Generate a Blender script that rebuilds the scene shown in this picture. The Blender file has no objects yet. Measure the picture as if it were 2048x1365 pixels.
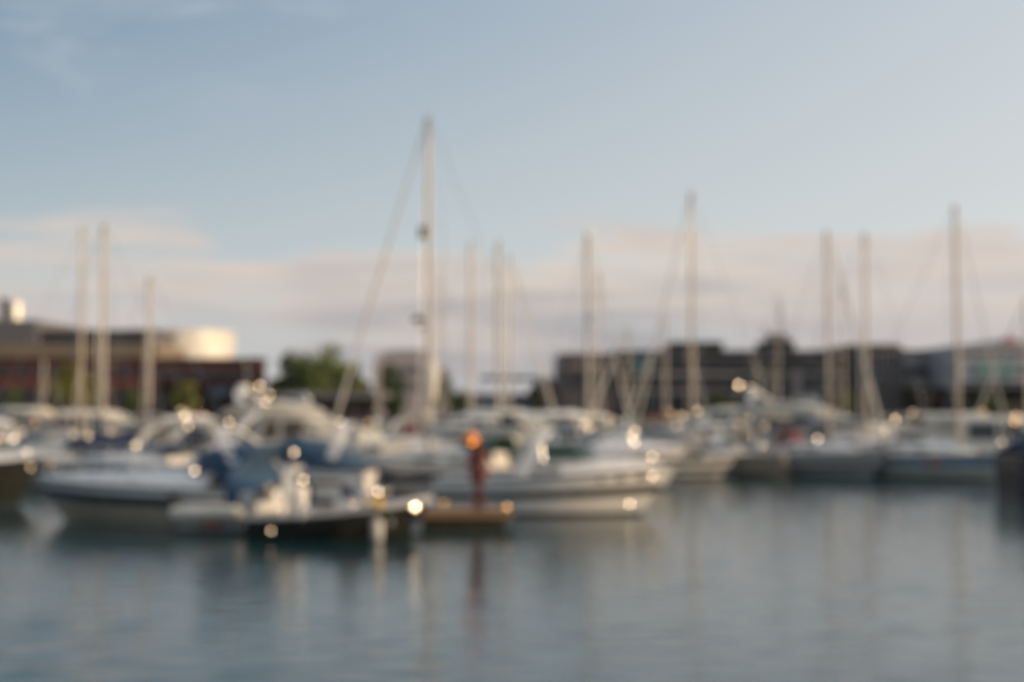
import bpy, math, random
from mathutils import Vector, Matrix
rnd = random.Random(7)
SC = bpy.context.scene
C = SC.collection
R = math.radians

# ------------------------------------------------------------------ camera
CAM_H = 3.0
F = 2844.4                      # focal length in pixels of the 2048 px wide photograph
PITCH = math.atan(132.5 / F)
cd = bpy.data.cameras.new("camera"); cam = bpy.data.objects.new("camera", cd); C.objects.link(cam)
cam.location = (0, 0, CAM_H); cam.rotation_euler = (R(90) + PITCH, 0, 0)
cd.lens = 50; cd.sensor_width = 36; cd.clip_end = 9000; cd.clip_start = 0.05
cd.dof.use_dof = True
cd.dof.focus_distance = 1.56
cd.dof.aperture_fstop = 2.8
cd.dof.aperture_blades = 6
cd.dof.aperture_rotation = 0
SC.camera = cam

# ------------------------------------------------------------------ light
SUN_AZ, SUN_EL = 102.0, 11.5      # degrees clockwise from +Y, and up
SV = Vector((math.sin(R(SUN_AZ)) * math.cos(R(SUN_EL)), math.cos(R(SUN_AZ)) * math.cos(R(SUN_EL)), math.sin(R(SUN_EL))))
sl = bpy.data.lights.new("sun", 'SUN'); sun = bpy.data.objects.new("sun", sl); C.objects.link(sun)
sl.energy = 4.6; sl.angle = R(0.5); sl.color = (1.0, 0.73, 0.45)
sun.rotation_euler = SV.to_track_quat('Z', 'Y').to_euler()

SC.view_settings.view_transform = 'Standard'; SC.view_settings.look = 'None'
SC.view_settings.gamma = 1; SC.view_settings.exposure = 0.0
SC.render.engine = 'CYCLES'
SC.cycles.use_denoising = True
SC.cycles.max_bounces = 6; SC.cycles.transparent_max_bounces = 12
SC.cycles.caustics_reflective = False; SC.cycles.caustics_refractive = False
SC.cycles.sample_clamp_indirect = 4

W = bpy.data.worlds.new("World"); SC.world = W; W.use_nodes = True
def world():
    nt = W.node_tree; N = nt.nodes; Lk = nt.links; N.clear()
    out = N.new('ShaderNodeOutputWorld'); bg = N.new('ShaderNodeBackground'); Lk.new(bg.outputs[0], out.inputs[0])
    sky = N.new('ShaderNodeTexSky'); sky.sky_type = 'NISHITA'; sky.sun_disc = False
    sky.sun_elevation = R(SUN_EL); sky.sun_rotation = R(SUN_AZ)
    sky.air_density = 1.0; sky.dust_density = 1.2; sky.ozone_density = 1.3
    tc = N.new('ShaderNodeTexCoord')
    sep = N.new('ShaderNodeSeparateXYZ'); Lk.new(tc.outputs['Generated'], sep.inputs[0])
    def math_(op, a, b=None, c=None, clamp=False):
        m = N.new('ShaderNodeMath'); m.operation = op; m.use_clamp = clamp
        for i, v in enumerate((a, b, c)):
            if v is None: continue
            if isinstance(v, (int, float)): m.inputs[i].default_value = v
            else: Lk.new(v, m.inputs[i])
        return m.outputs[0]
    def ramp(v, a, b, smooth=True):
        m = N.new('ShaderNodeMapRange'); m.interpolation_type = 'SMOOTHSTEP' if smooth else 'LINEAR'
        Lk.new(v, m.inputs[0]); m.inputs[1].default_value = a; m.inputs[2].default_value = b
        m.inputs[3].default_value = 0; m.inputs[4].default_value = 1
        return m.outputs[0]
    def noise(sx, sz, off, det=4, rough=.5, dist=0.0):
        mp = N.new('ShaderNodeMapping'); Lk.new(tc.outputs['Generated'], mp.inputs[0])
        mp.inputs['Scale'].default_value = (sx, sx, sz); mp.inputs['Location'].default_value = off
        n = N.new('ShaderNodeTexNoise'); Lk.new(mp.outputs[0], n.inputs['Vector'])
        n.inputs['Scale'].default_value = 1; n.inputs['Detail'].default_value = det
        n.inputs['Roughness'].default_value = rough; n.inputs['Distortion'].default_value = dist
        return n.outputs[0]
    def mix(f, a, b):
        m = N.new('ShaderNodeMix'); m.data_type = 'RGBA'
        Lk.new(f, m.inputs[0]) if not isinstance(f, float) else setattr(m.inputs[0], 'default_value', f)
        for i, v in ((6, a), (7, b)):
            if isinstance(v, tuple): m.inputs[i].default_value = (*v, 1)
            else: Lk.new(v, m.inputs[i])
        return m.outputs[2]
    z = sep.outputs[2]; x = sep.outputs[0]
    # thin high cloud veils the blue sky, denser towards the sun (the right) and towards the horizon
    K = 1 / SKY_S
    C3 = lambda r, g, b_: (K * r, K * g, K * b_)
    right = ramp(x, -.36, .36, False)
    veil = mix(right, C3(.20, .315, .44), C3(.62, .67, .715))
    low = math_('SUBTRACT', 1.0, ramp(z, .07, .27, False))
    veil = mix(math_('MULTIPLY', low, .75), veil, mix(right, C3(.65, .69, .675), C3(.78, .79, .755)))
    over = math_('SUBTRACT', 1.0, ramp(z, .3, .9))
    veil = mix(math_('MULTIPLY', math_('SUBTRACT', 1.0, over), .8), veil, C3(.80, .78, .76))      # bright overhead veil, added out of view to lift the ambient light
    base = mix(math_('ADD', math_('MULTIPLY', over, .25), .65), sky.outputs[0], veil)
    # faint cirrus, upper left
    ci = noise(7, 22, (3.1, 1.2, .4), 5, .6, .6)
    cm = math_('MULTIPLY', ramp(ci, .50, .68), math_('MULTIPLY', ramp(z, .17, .27), math_('SUBTRACT', 1.0, ramp(x, -.3, .05))))
    base = mix(math_('MULTIPLY', cm, .45), base, tuple(K * c for c in (.52, .57, .60)))
    # bank of low cloud: ragged upper edge, warm where the low sun catches it, grey-mauve below
    edge = noise(6.0, 44, (.7, 2.2, .1), 6, .55, .6)
    dip = math_('SUBTRACT', 1.0, ramp(math_('ABSOLUTE', math_('ADD', x, .178)), .0, .05))
    zz = math_('ADD', z, math_('MULTIPLY', math_('SUBTRACT', edge, .5), -.15))
    zz = math_('ADD', zz, math_('MULTIPLY', dip, .020))
    bank = math_('SUBTRACT', 1.0, ramp(zz, .096, .126))
    gaps = noise(4.6, 42, (4.4, .6, 1.5), 4, .5, .3)
    bank = math_('MULTIPLY', bank, math_('SUBTRACT', 1.0, math_('MULTIPLY', ramp(gaps, .47, .62), math_('SUBTRACT', .62, math_('MULTIPLY', right, .45)))))
    lit = noise(5, 36, (1.3, 7.2, .9), 4, .5, .3)
    litf = math_('ADD', math_('MULTIPLY', ramp(zz, .04, .11), .72), math_('MULTIPLY', ramp(lit, .42, .62), .30), clamp=True)
    dull = math_('SUBTRACT', 1.0, ramp(math_('ABSOLUTE', math_('SUBTRACT', x, .0)), .06, .3))
    lowc = mix(math_('MULTIPLY', dull, .8), C3(.55, .50, .50), C3(.37, .36, .385))
    cc = mix(litf, lowc, C3(.73, .63, .555))
    col = mix(math_('MULTIPLY', bank, .9), base, cc)
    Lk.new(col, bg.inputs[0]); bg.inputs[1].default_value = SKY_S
SKY_S = 0.10; SKY_SAT = .95; SKY_V = .9
world()

# ------------------------------------------------------------------ helpers
def X(px, Y): return (px - 1024) / F * Y / math.cos(PITCH)      # x of a photo column at distance Y, near the horizon
def Z(py, Y): return CAM_H - math.tan(math.atan((py - 682.5) / F) - PITCH) * Y
def YW(py): return CAM_H / math.tan(math.atan((py - 682.5) / F) - PITCH)

MATS = {}
def mat(name, col, rough=.5, metal=0.0, var=.12, scale=2.0, coat=0.0, bump=0.0, trans=0.0, col2=None, spec=.5, stretch=None):
    if name in MATS: return MATS[name]
    m = bpy.data.materials.new(name); m.use_nodes = True
    nt = m.node_tree; N = nt.nodes; Lk = nt.links; p = N['Principled BSDF']
    tc = N.new('ShaderNodeTexCoord'); mp = N.new('ShaderNodeMapping'); Lk.new(tc.outputs['Object'], mp.inputs[0])
    if stretch: mp.inputs['Scale'].default_value = stretch
    n = N.new('ShaderNodeTexNoise'); n.inputs['Scale'].default_value = scale; n.inputs['Detail'].default_value = 5
    Lk.new(mp.outputs[0], n.inputs['Vector'])
    cr = N.new('ShaderNodeValToRGB'); Lk.new(n.outputs[0], cr.inputs[0])
    c2 = col2 or tuple(c * (1 - var * 1.6) for c in col)
    cr.color_ramp.elements[0].position = .32; cr.color_ramp.elements[0].color = (*c2, 1)
    cr.color_ramp.elements[1].position = .66; cr.color_ramp.elements[1].color = (*col, 1)
    Lk.new(cr.outputs[0], p.inputs['Base Color'])
    p.inputs['Roughness'].default_value = rough; p.inputs['Metallic'].default_value = metal
    p.inputs['Coat Weight'].default_value = coat; p.inputs['Transmission Weight'].default_value = trans
    p.inputs['Specular IOR Level'].default_value = spec
    if bump:
        b = N.new('ShaderNodeBump'); b.inputs['Strength'].default_value = bump; b.inputs['Distance'].default_value = .03
        Lk.new(n.outputs[0], b.inputs['Height']); Lk.new(b.outputs[0], p.inputs['Normal'])
    MATS[name] = m
    return m

GEL = mat('white_gelcoat', (.81, .78, .75), .28, coat=.3, var=.06)
CREAM = mat('cream_gelcoat', (.66, .62, .54), .35, var=.08)
SAND = mat('sand_gelcoat', (.42, .34, .26), .4, var=.1)
GREYG = mat('grey_gelcoat', (.52, .50, .48), .35, var=.08)
NAVY = mat('navy_gelcoat', (.018, .025, .045), .22, coat=.3)
BLACKH = mat('charcoal_gelcoat', (.024, .026, .022), .55, spec=.3)
BLUEH = mat('blue_gelcoat', (.10, .17, .30), .3)
DKSTRIPE = mat('dark_stripe', (.03, .032, .036), .3)
ANTI = mat('antifouling', (.035, .045, .06), .7)
ANTIR = mat('red_antifouling', (.16, .03, .025), .7)
DECK = mat('deck_nonslip', (.55, .53, .50), .7, var=.1, scale=6)
TEAK = mat('teak', (.28, .17, .09), .6, scale=5, stretch=(1, 14, 1))
GLASS = mat('tinted_glass', (.02, .025, .03), .06, var=.1, coat=.4)
GREENGLASS = mat('green_glass', (.025, .06, .045), .08, var=.3)
STEEL = mat('polished_steel', (.78, .78, .78), .22, 1.0, var=.05)
GLINT = mat('chrome', (.95, .90, .82), .30, 1.0, var=.03)
BRASS = mat('brass', (.85, .55, .25), .30, 1.0, var=.05)
ALU = mat('mast_aluminium', (.42, .37, .31), .42, .35, var=.08, scale=3)
ALUW = mat('white_mast_paint', (.56, .50, .42), .35, var=.06, scale=3)
WIRE = mat('rigging_wire', (.35, .35, .36), .4, .7)
BLUEC = mat('blue_canvas', (.045, .10, .18), .85, var=.3, scale=3, bump=.4)
NAVYC = mat('navy_canvas', (.02, .035, .085), .85, var=.3, scale=3, bump=.4)
CREAMC = mat('cream_canvas', (.55, .50, .42), .85, var=.15, scale=3, bump=.4)
GREYC = mat('grey_canvas', (.26, .26, .27), .85, var=.2, scale=3, bump=.4)
GREENC = mat('green_canvas', (.07, .16, .13), .85, var=.3, scale=3, bump=.4)
OLIVEC = mat('olive_canvas', (.20, .18, .13), .85, var=.3, scale=3, bump=.4)
BURGC = mat('burgundy_canvas', (.13, .03, .035), .85, var=.3, scale=3, bump=.4)
SAILC = mat('furled_sailcloth', (.66, .62, .56), .8, var=.12, scale=6)
RUBBER = mat('black_rubber', (.02, .02, .02), .6)
SEATV = mat('cream_vinyl', (.55, .52, .47), .5)
REDP = mat('red_plastic', (.42, .085, .065), .4)
ORANGE = mat('orange_plastic', (.85, .24, .03), .25, coat=.5)
YELLOW = mat('yellow_plastic', (.70, .42, .03), .4)
MAROON = mat('maroon_paint', (.13, .032, .03), .45)
WOOD = mat('weathered_decking', (.27, .19, .13), .75, scale=3, stretch=(14, 1, 1))
CONC = mat('wet_concrete', (.13, .125, .10), .8, var=.3, bump=.4)
WEED = mat('weedy_float', (.05, .048, .028), .85, var=.4, bump=.5)

class MB:
    def __init__(s): s.v = []; s.f = []; s.m = []
    def add(s, vs, fs, mi=0):
        o = len(s.v); s.v += [tuple(v) for v in vs]
        for k, f in enumerate(fs):
            s.f.append(tuple(i + o for i in f)); s.m.append(mi[k] if isinstance(mi, list) else mi)
    def box(s, c, d, mi=0, rz=0, ry=0):
        M = Matrix.Translation(c) @ Matrix.Rotation(rz, 4, 'Z') @ Matrix.Rotation(ry, 4, 'Y')
        x, y, z = d[0] / 2, d[1] / 2, d[2] / 2
        vs = [M @ Vector(p) for p in ((-x,-y,-z),(x,-y,-z),(x,y,-z),(-x,y,-z),(-x,-y,z),(x,-y,z),(x,y,z),(-x,y,z))]
        s.add(vs, [(3,2,1,0),(4,5,6,7),(0,1,5,4),(1,2,6,5),(2,3,7,6),(3,0,4,7)], mi)
    def tube(s, pts, r, n=8, mi=0, closed=False, r2=None, flat=1.0):
        pts = [Vector(p) for p in pts]; L = len(pts); rings = []
        up = Vector((0, 0, 1))
        for i, p in enumerate(pts):
            if closed: t = pts[(i + 1) % L] - pts[i - 1]
            else: t = pts[min(i + 1, L - 1)] - pts[max(i - 1, 0)]
            t.normalize()
            a = t.cross(up)
            if a.length < .05: a = t.cross(Vector((0, 1, 0)))
            a.normalize(); b = t.cross(a)
            rr = r if r2 is None else r + (r2 - r) * i / max(1, L - 1)
            rings.append([p + (a * math.cos(2*math.pi*k/n) + b * math.sin(2*math.pi*k/n) * flat) * rr for k in range(n)])
        s.rings(rings, mi, wrap=True, caps=not closed, loop=closed)
    def rings(s, rings, mi=0, wrap=True, caps=True, loop=False, rowmat=None):
        n = len(rings[0]); L = len(rings); vs = [p for r in rings for p in r]; fs = []; ms = []
        for i in range(L if loop else L - 1):
            j = (i + 1) % L
            for k in range(n if wrap else n - 1):
                kk = (k + 1) % n
                fs.append((i*n+k, i*n+kk, j*n+kk, j*n+k)); ms.append(rowmat[k] if rowmat else mi)
        if caps:
            fs.append(tuple(range(n - 1, -1, -1))); ms.append(mi)
            fs.append(tuple((L-1)*n + k for k in range(n))); ms.append(mi)
        s.add(vs, fs, ms)
    def lathe(s, prof, o=(0,0,0), n=16, mi=0, axis=None):
        M = Matrix.Translation(o)
        if axis is not None: M = M @ Vector(axis).to_track_quat('Z', 'Y').to_matrix().to_4x4()
        s.rings([[M @ Vector((max(r, .0005)*math.cos(2*math.pi*k/n), max(r, .0005)*math.sin(2*math.pi*k/n), z)) for k in range(n)] for r, z in prof], mi)
    def build(s, name, mats, parent=None, smooth=True, angle=35, bevel=0, recalc=True):
        me = bpy.data.meshes.new(name); me.from_pydata(s.v, [], s.f)
        for m in (mats if isinstance(mats, (list, tuple)) else [mats]): me.materials.append(m)
        for p, k in zip(me.polygons, s.m): p.material_index = k
        if recalc:
            import bmesh
            bm = bmesh.new(); bm.from_mesh(me); bmesh.ops.recalc_face_normals(bm, faces=bm.faces); bm.to_mesh(me); bm.free()
        if smooth:
            me.shade_smooth(); me.set_sharp_from_angle(angle=R(angle))
        me.update()
        o = bpy.data.objects.new(name, me); C.objects.link(o)
        if parent: o.parent = parent
        if bevel:
            b = o.modifiers.new('bevel', 'BEVEL'); b.width = bevel; b.segments = 2; b.limit_method = 'ANGLE'
        return o

def tag(o, label=None, cat=None, group=None, kind=None):
    if label: o['label'] = label
    if cat: o['category'] = cat
    if group: o['group'] = group
    if kind: o['kind'] = kind
    return o
def thing(name, label, cat, loc=(0,0,0), rz=0, group=None):
    o = bpy.data.objects.new(name, None); C.objects.link(o); o.location = loc; o.rotation_euler = (0, 0, rz)
    o.empty_display_size = .3
    return tag(o, label, cat, group)

# ------------------------------------------------------------------ setting: water, quay ground
def water():
    # real small waves over the part of the basin in view, a plain sheet all round it
    import numpy as np
    rs = np.random.RandomState(3)
    xs = np.arange(-74, 74.01, .2); ys = np.arange(3, 128.3, .13)
    XX, YY = np.meshgrid(xs, ys); H = np.zeros_like(XX)
    for i in range(60):
        lam = 10 ** rs.uniform(math.log10(.5), math.log10(1.15)); th = rs.normal(R(86), R(66)); k = 2 * math.pi / lam
        kx, ky = k * math.cos(th), k * math.sin(th)
        if abs(kx) > 2 * math.pi / .9: kx = math.copysign(2 * math.pi / .9, kx)
        H += WAVE * lam / (2 * math.pi) * math.sqrt(2 / 60) * np.sin(kx * XX + ky * YY + rs.uniform(0, 6.28))
    H *= 1 + .5 * np.clip((34 - YY) / 16, 0, 1)      # a light breeze ruffles the water nearest the viewer
    ex = np.minimum(np.minimum(XX + 74, 74 - XX), YY - 3) / 6; H *= np.clip(ex, 0, 1)
    nx, ny = len(xs), len(ys); nv = nx * ny
    co = np.empty((nv + 12, 3)); co[:nv, 0] = XX.ravel(); co[:nv, 1] = YY.ravel(); co[:nv, 2] = H.ravel()
    ye = ys[-1]
    co[nv:] = [(-1500,-60,0),(1500,-60,0),(1500,3,0),(-1500,3,0), (-1500,3,0),(-74,3,0),(-74,ye,0),(-1500,ye,0), (xs[-1],3,0),(1500,3,0),(1500,ye,0),(xs[-1],ye,0)]
    ii = np.arange(nv).reshape(ny, nx)
    q = np.stack([ii[:-1,:-1], ii[:-1,1:], ii[1:,1:], ii[1:,:-1]], -1).reshape(-1, 4)
    q = np.vstack([q, nv + np.arange(12).reshape(3, 4)]).astype(np.int32)
    me = bpy.data.meshes.new('water'); me.vertices.add(len(co)); me.vertices.foreach_set('co', co.ravel())
    me.loops.add(q.size); me.loops.foreach_set('vertex_index', q.ravel()); me.polygons.add(len(q))
    me.polygons.foreach_set('loop_start', np.arange(0, q.size, 4, dtype=np.int32)); me.polygons.foreach_set('loop_total', np.full(len(q), 4, dtype=np.int32))
    me.update(calc_edges=True); me.shade_smooth()
    m = bpy.data.materials.new('harbour_water'); m.use_nodes = True
    nt = m.node_tree; N = nt.nodes; Lk = nt.links; p = N['Principled BSDF']
    p.inputs['Base Color'].default_value = (.010, .040, .046, 1)
    p.inputs['Roughness'].default_value = .12; p.inputs['IOR'].default_value = 1.6
    tc = N.new('ShaderNodeTexCoord')
    def nz(scale, st, det):
        mp = N.new('ShaderNodeMapping'); Lk.new(tc.outputs['Object'], mp.inputs[0]); mp.inputs['Scale'].default_value = st
        n = N.new('ShaderNodeTexNoise'); Lk.new(mp.outputs[0], n.inputs['Vector'])
        n.inputs['Scale'].default_value = scale; n.inputs['Detail'].default_value = det; return n.outputs[0]
    a = nz(1.0, (.75, 1.9, 1), 3); b = nz(1.0, (8, 12, 1), 2)
    b1 = N.new('ShaderNodeBump'); b1.inputs['Strength'].default_value = 1; b1.inputs['Distance'].default_value = .001
    b2 = N.new('ShaderNodeBump'); b2.inputs['Strength'].default_value = 1; b2.inputs['Distance'].default_value = .0045
    Lk.new(a, b1.inputs['Height']); Lk.new(b, b2.inputs['Height']); Lk.new(b1.outputs[0], b2.inputs['Normal'])
    Lk.new(b2.outputs[0], p.inputs['Normal'])
    me.materials.append(m)
    o = bpy.data.objects.new('water', me); C.objects.link(o); tag(o, kind='structure')
WAVE = .030
water()
def land():
    g = mat('quay_paving', (.22, .21, .19), .85, scale=.3, var=.2)
    mb = MB(); mb.add([(-4000, 128.9, 1.2), (4000, 128.9, 1.2), (4000, 8000, 1.2), (-4000, 8000, 1.2)], [(0,1,2,3)])
    tag(mb.build('ground', g, smooth=False), kind='structure')
    w = MB(); w.box((0, 128.5, .1), (3000, .8, 2.0)); w.box((0, 128.55, 1.19), (3000, 1.1, .22))
    tag(w.build('quay_wall', CONC, smooth=False), 'low concrete quay wall across the far side of the harbour', 'wall')
land()

# ------------------------------------------------------------------ boat kit (local: bow +X, waterline z=0)
def fit(tb, e, n=10):
    return tb
class Hull:
    def __init__(s, L, B, fs, fb, kind='motor', ws=.86, rake=.9, sheerpow=1.6, d=.45):
        s.L, s.B, s.fs, s.fb, s.kind, s.ws, s.rake, s.sp, s.d = L, B, fs, fb, kind, ws, rake, sheerpow, d
    def b(s, t):
        if t < .42: k = t / .42; w = s.ws + (1 - s.ws) * math.sin(k * math.pi / 2)
        else:
            k = (t - .42) / .58; w = (1 - k ** (2.5 if s.kind == 'motor' else 2.0))
        return max(.03, w) * s.B / 2
    def zs(s, t): return s.fs + (s.fb - s.fs) * t ** s.sp
    def xs(s, t): return -s.L / 2 + s.L * t
    def pt(s, t, z):
        """half width and x at height z on station t"""
        zk = -s.d * (1 - .85 * t ** 3); h = max(0, (z - zk) / (s.zs(t) - zk))
        e = (.16 + .75 * t ** 3) if s.kind == 'motor' else (.34 + .35 * t ** 2)
        x = s.xs(t) - s.rake * (1 - h) * t ** 3
        if s.kind != 'motor': x += .25 * (1 - h) * (1 - t) ** 3
        return x, s.b(t) * h ** e
    def build(s, root, mats, stripe=(.62, .78), name='hull', N=18):
        rings = []
        for i in range(N):
            t = i / (N - 1); t = t ** .85
            zs = s.zs(t); zk = -s.d * (1 - .85 * t ** 3)
            lv = [zs, zs * .93, zs * stripe[1], zs * stripe[0], zs * .35, .09, -.02, zk * .5, zk]
            half = []
            for z in lv:
                x, y = s.pt(t, z); half.append((x, y, z))
            half[-1] = (half[-1][0], 0, zk)
            rings.append([Vector(p) for p in half] + [Vector((p[0], -p[1], p[2])) for p in half[-2::-1]])
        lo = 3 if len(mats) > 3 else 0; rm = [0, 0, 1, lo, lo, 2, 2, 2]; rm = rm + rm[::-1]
        mb = MB(); mb.rings(rings, 0, wrap=False, caps=False, rowmat=rm)
        n = len(rings[0]); mb.add(rings[0], [tuple(range(n))], 0)
        return mb.build(name, mats, root, angle=50)
    def deck(s, root, m, tc=.0, side=.28, floor=.45, camber=.08, crown=None, t0=.0, name='deck', sm=None):
        """deck from tc forward; aft of tc an open cockpit with side decks and a sole"""
        mb = MB(); N = 12
        def ring(t, cock):
            zs = s.zs(t) + .012; b = s.b(t) + .012; x = s.xs(t)
            if cock: fw = max(.02, min(b - side, s.pt(t, floor)[1] - .05)); h = [(b, zs), (max(b - side, .05), zs + .02), (fw, floor), (0.0, floor)]
            else:
                c = camber if crown is None else crown(t)
                h = [(b, zs), (b * .82, zs + c * .55), (b * .45, zs + c * .92), (0.0, zs + c)]
            h = [(x, y, z) for y, z in h]
            return [Vector(p) for p in h] + [Vector((p[0], -p[1], p[2])) for p in h[-2::-1]]
        if tc > 0:
            rs = [ring(t0 + (tc - t0) * i / 6, True) for i in range(7)]
            mb.rings(rs, 0, wrap=False, caps=False)
            for t, xx in ((.004, 0), (tc, 0)):      # transom bulwark and cabin bulkhead
                b = s.b(t) - side; zt = s.zs(t) + (.02 if t < .1 else camber * .8)
                mb.box((s.xs(t) + (.05 if t < .1 else 0), 0, (floor + zt) / 2), (.08, 2 * b + .04, zt - floor))
        a = max(tc, 0)
        rs = [ring(a + (1 - a) * (i / N) ** .9, False) for i in range(N + 1)]
        mb.rings(rs, 0, wrap=False, caps=False)
        return mb.build(name, m, root, angle=40, recalc=False)
    def rub(s, root, m, r=.03):
        mb = MB()
        p = [(s.xs(t), s.b(t) + .015, s.zs(t) - .03) for t in [i / 16 for i in range(17)]]
        q = [(x, -y, z) for x, y, z in p[::-1]]
        mb.tube(p + q, r, 6); return mb.build('rub_rail', m, root)
    def rail(s, root, ta=.45, h=.55, inset=.08, name='bow_rail', r=.016, n=6, aft=False):
        mb = MB()
        ts = [ta + (1 - ta) * i / 10 for i in range(11)] if not aft else [ta * (1 - i / 6) for i in range(7)]
        hh = lambda t: h * min(1, .45 + abs(t - ta) * 3.5)
        P = [(s.xs(t) + (.12 if not aft and t > .98 else 0), max(s.b(t) - inset, .03), s.zs(t) + hh(t)) for t in ts]
        Q = [(x, -y, z) for x, y, z in P[::-1]]
        mb.tube(P + Q, r, 6)
        for sgn in (1, -1):
            for i in range(n):
                t = ts[0] + (ts[-1] - ts[0]) * (i + .3) / n
                y = sgn * max(s.b(t) - inset, .03)
                mb.tube([(s.xs(t), y, s.zs(t)), (s.xs(t), y, s.zs(t) + hh(t))], r * .85, 5)
        return mb.build(name, STEEL, root)

def house(root, st, m, name='cabin', r=.06, camber=.05):
    """st: stations (x, half width bottom, half width top, z bottom, z top)"""
    rings = []
    for x, wb, wt, zb, zt in st:
        rr = min(r, (zt - zb) * .4, wt * .5)
        h = [(wb, zb), (wt + (wb - wt) * .3, zb + (zt - zb) * .6), (wt, zt - rr), (wt - rr * .4, zt - rr * .35), (wt - rr, zt), (wt * .4, zt + camber), (0, zt + camber * 1.1)]
        h = [(x, y, z) for y, z in h]
        rings.append([Vector(p) for p in h] + [Vector((p[0], -p[1], p[2])) for p in h[-2::-1]])
    mb = MB(); mb.rings(rings, 0, wrap=True, caps=True)
    return mb.build(name, m, root, angle=32)
def side_at(st, x):
    for a, b in zip(st, st[1:]):
        lo, hi = (a, b) if a[0] <= b[0] else (b, a)
        if lo[0] - 1e-6 <= x <= hi[0] + 1e-6:
            k = (x - lo[0]) / max(1e-6, hi[0] - lo[0]); return [lo[i] + (hi[i] - lo[i]) * k for i in range(5)]
    return list(st[0])
def side_window(root, st, x1, x2, f1, f2, m=None, name='window', slant=0.0):
    for sg in (1, -1):
        mb = MB(); n = 5; rings = []
        for i in range(n):
            x = x1 + (x2 - x1) * i / (n - 1)
            _, wb, wt, zb, zt = side_at(st, x)
            def P(f, off):
                w = wb + (wt - wb) * min(1, f / .8)
                return Vector((x + slant * f, sg * (w + off), zb + (zt - zb) * f))
            rings.append([P(f1, .014), P(f2, .014), P(f2, -.05), P(f1, -.05)])
        mb.rings(rings, 0); mb.build(name, m or GLASS, root, smooth=False)

def windshield(root, xf, xa, w, z0, h, rakeb=.35, name='windshield', glass=None, tint=True):
    """wraps round the front of the cockpit from (xa, +-w) to (xf, 0)"""
    n = 9; B, T = [], []
    for i in range(n):
        a = -math.pi / 2 + math.pi * i / (n - 1)
        x = xa + (xf - xa) * math.cos(a) ** .7 if abs(math.cos(a)) > 1e-4 else xa
        y = w * math.sin(a)
        B.append(Vector((x, y, z0 if abs(math.sin(a)) < .9 else z0)))
        T.append(Vector((x - rakeb * (x - xa + .25) / (xf - xa + .25) - .0, y * .93, z0 + h * (.8 + .2 * math.cos(a)))))
    g = MB(); rings = [[B[i], T[i], T[i] + Vector((-.012, 0, 0)), B[i] + Vector((-.012, 0, 0))] for i in range(n)]
    g.rings(rings, 0); o = g.build(name, glass or GLASS, root, angle=50)
    f = MB(); f.tube(T, .025, 6); f.tube(B, .022, 6)
    for i in (0, 2, 4, 6, 8): f.tube([B[i], T[i]], .02, 6)
    f.build('frame', STEEL, o)
    return o, T
def arch(root, x, w, z0, z1, lean=-.6, th=.07, wd=.28, m=None, name='radar_arch'):
    """inverted U, leaning aft by lean"""
    pts = []
    for i in range(13):
        a = math.pi * i / 12
        y = w * math.cos(a); k = math.sin(a) ** .55
        pts.append((y, k))
    rings = []
    for i, (y, k) in enumerate(pts):
        z = z0 + (z1 - z0) * k; xx = x + lean * k
        ny, nz = (y / w), k
        l = math.hypot(ny, nz) or 1; ny, nz = ny / l, nz / l
        o1 = Vector((0, ny * th / 2, nz * th / 2)); wv = Vector((wd / 2 * (1.25 - .35 * k), 0, 0)); c = Vector((xx, y * .96, z))
        rings.append([c + o1 + wv, c + o1 - wv, c - o1 - wv, c - o1 + wv])
    mb = MB(); mb.rings(rings, 0); return mb.build(name, m or GEL, root, angle=40, bevel=.015)
def canopy(root, st, m, name='canopy', sides=.6):
    """st: (x, half width, z lower edge, z top) rings of an inverted U of canvas"""
    rings = []; n = 9
    for x, w, zl, zt in st:
        out = []; 
        prof = [(1, 0), (1.0, .45), (.94, .78), (.75, .93), (.4, .99), (0, 1)]
        h = [(x, w * a, zl + (zt - zl) * b) for a, b in prof]
        outer = [Vector(p) for p in h] + [Vector((p[0], -p[1], p[2])) for p in h[-2::-1]]
        inner = [Vector((p.x, p.y * .985, p.z - .02)) for p in outer][::-1]
        rings.append(outer + inner)
    mb = MB(); mb.rings(rings, 0, wrap=True, caps=True)
    return mb.build(name, m, root, angle=60)
def outboard(root, x, z, sc=1.0, m=None):
    mb = MB()
    mb.rings([[Vector((x - .1 * sc + a * sc * .2 * k, b * .15 * sc * k, z + hz * sc)) for a, b in ((1,1),(-1,1),(-1.2,0),(-1,-1),(1,-1))] for hz, k in ((.05, .8), (.12, 1.0), (.38, 1.0), (.48, .85), (.52, .5))], 0)
    mb.box((x - .08 * sc, 0, z - .22 * sc), (.14 * sc, .1 * sc, .6 * sc)); mb.box((x + .06, 0, z), (.14, .2 * sc, .16))
    mb.tube([(x - .3 * sc, 0, z - .5 * sc), (x + .1 * sc, 0, z - .5 * sc)], .05 * sc, 8)
    return mb.build('outboard_motor', m or RUBBER, root, bevel=.01)

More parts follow.
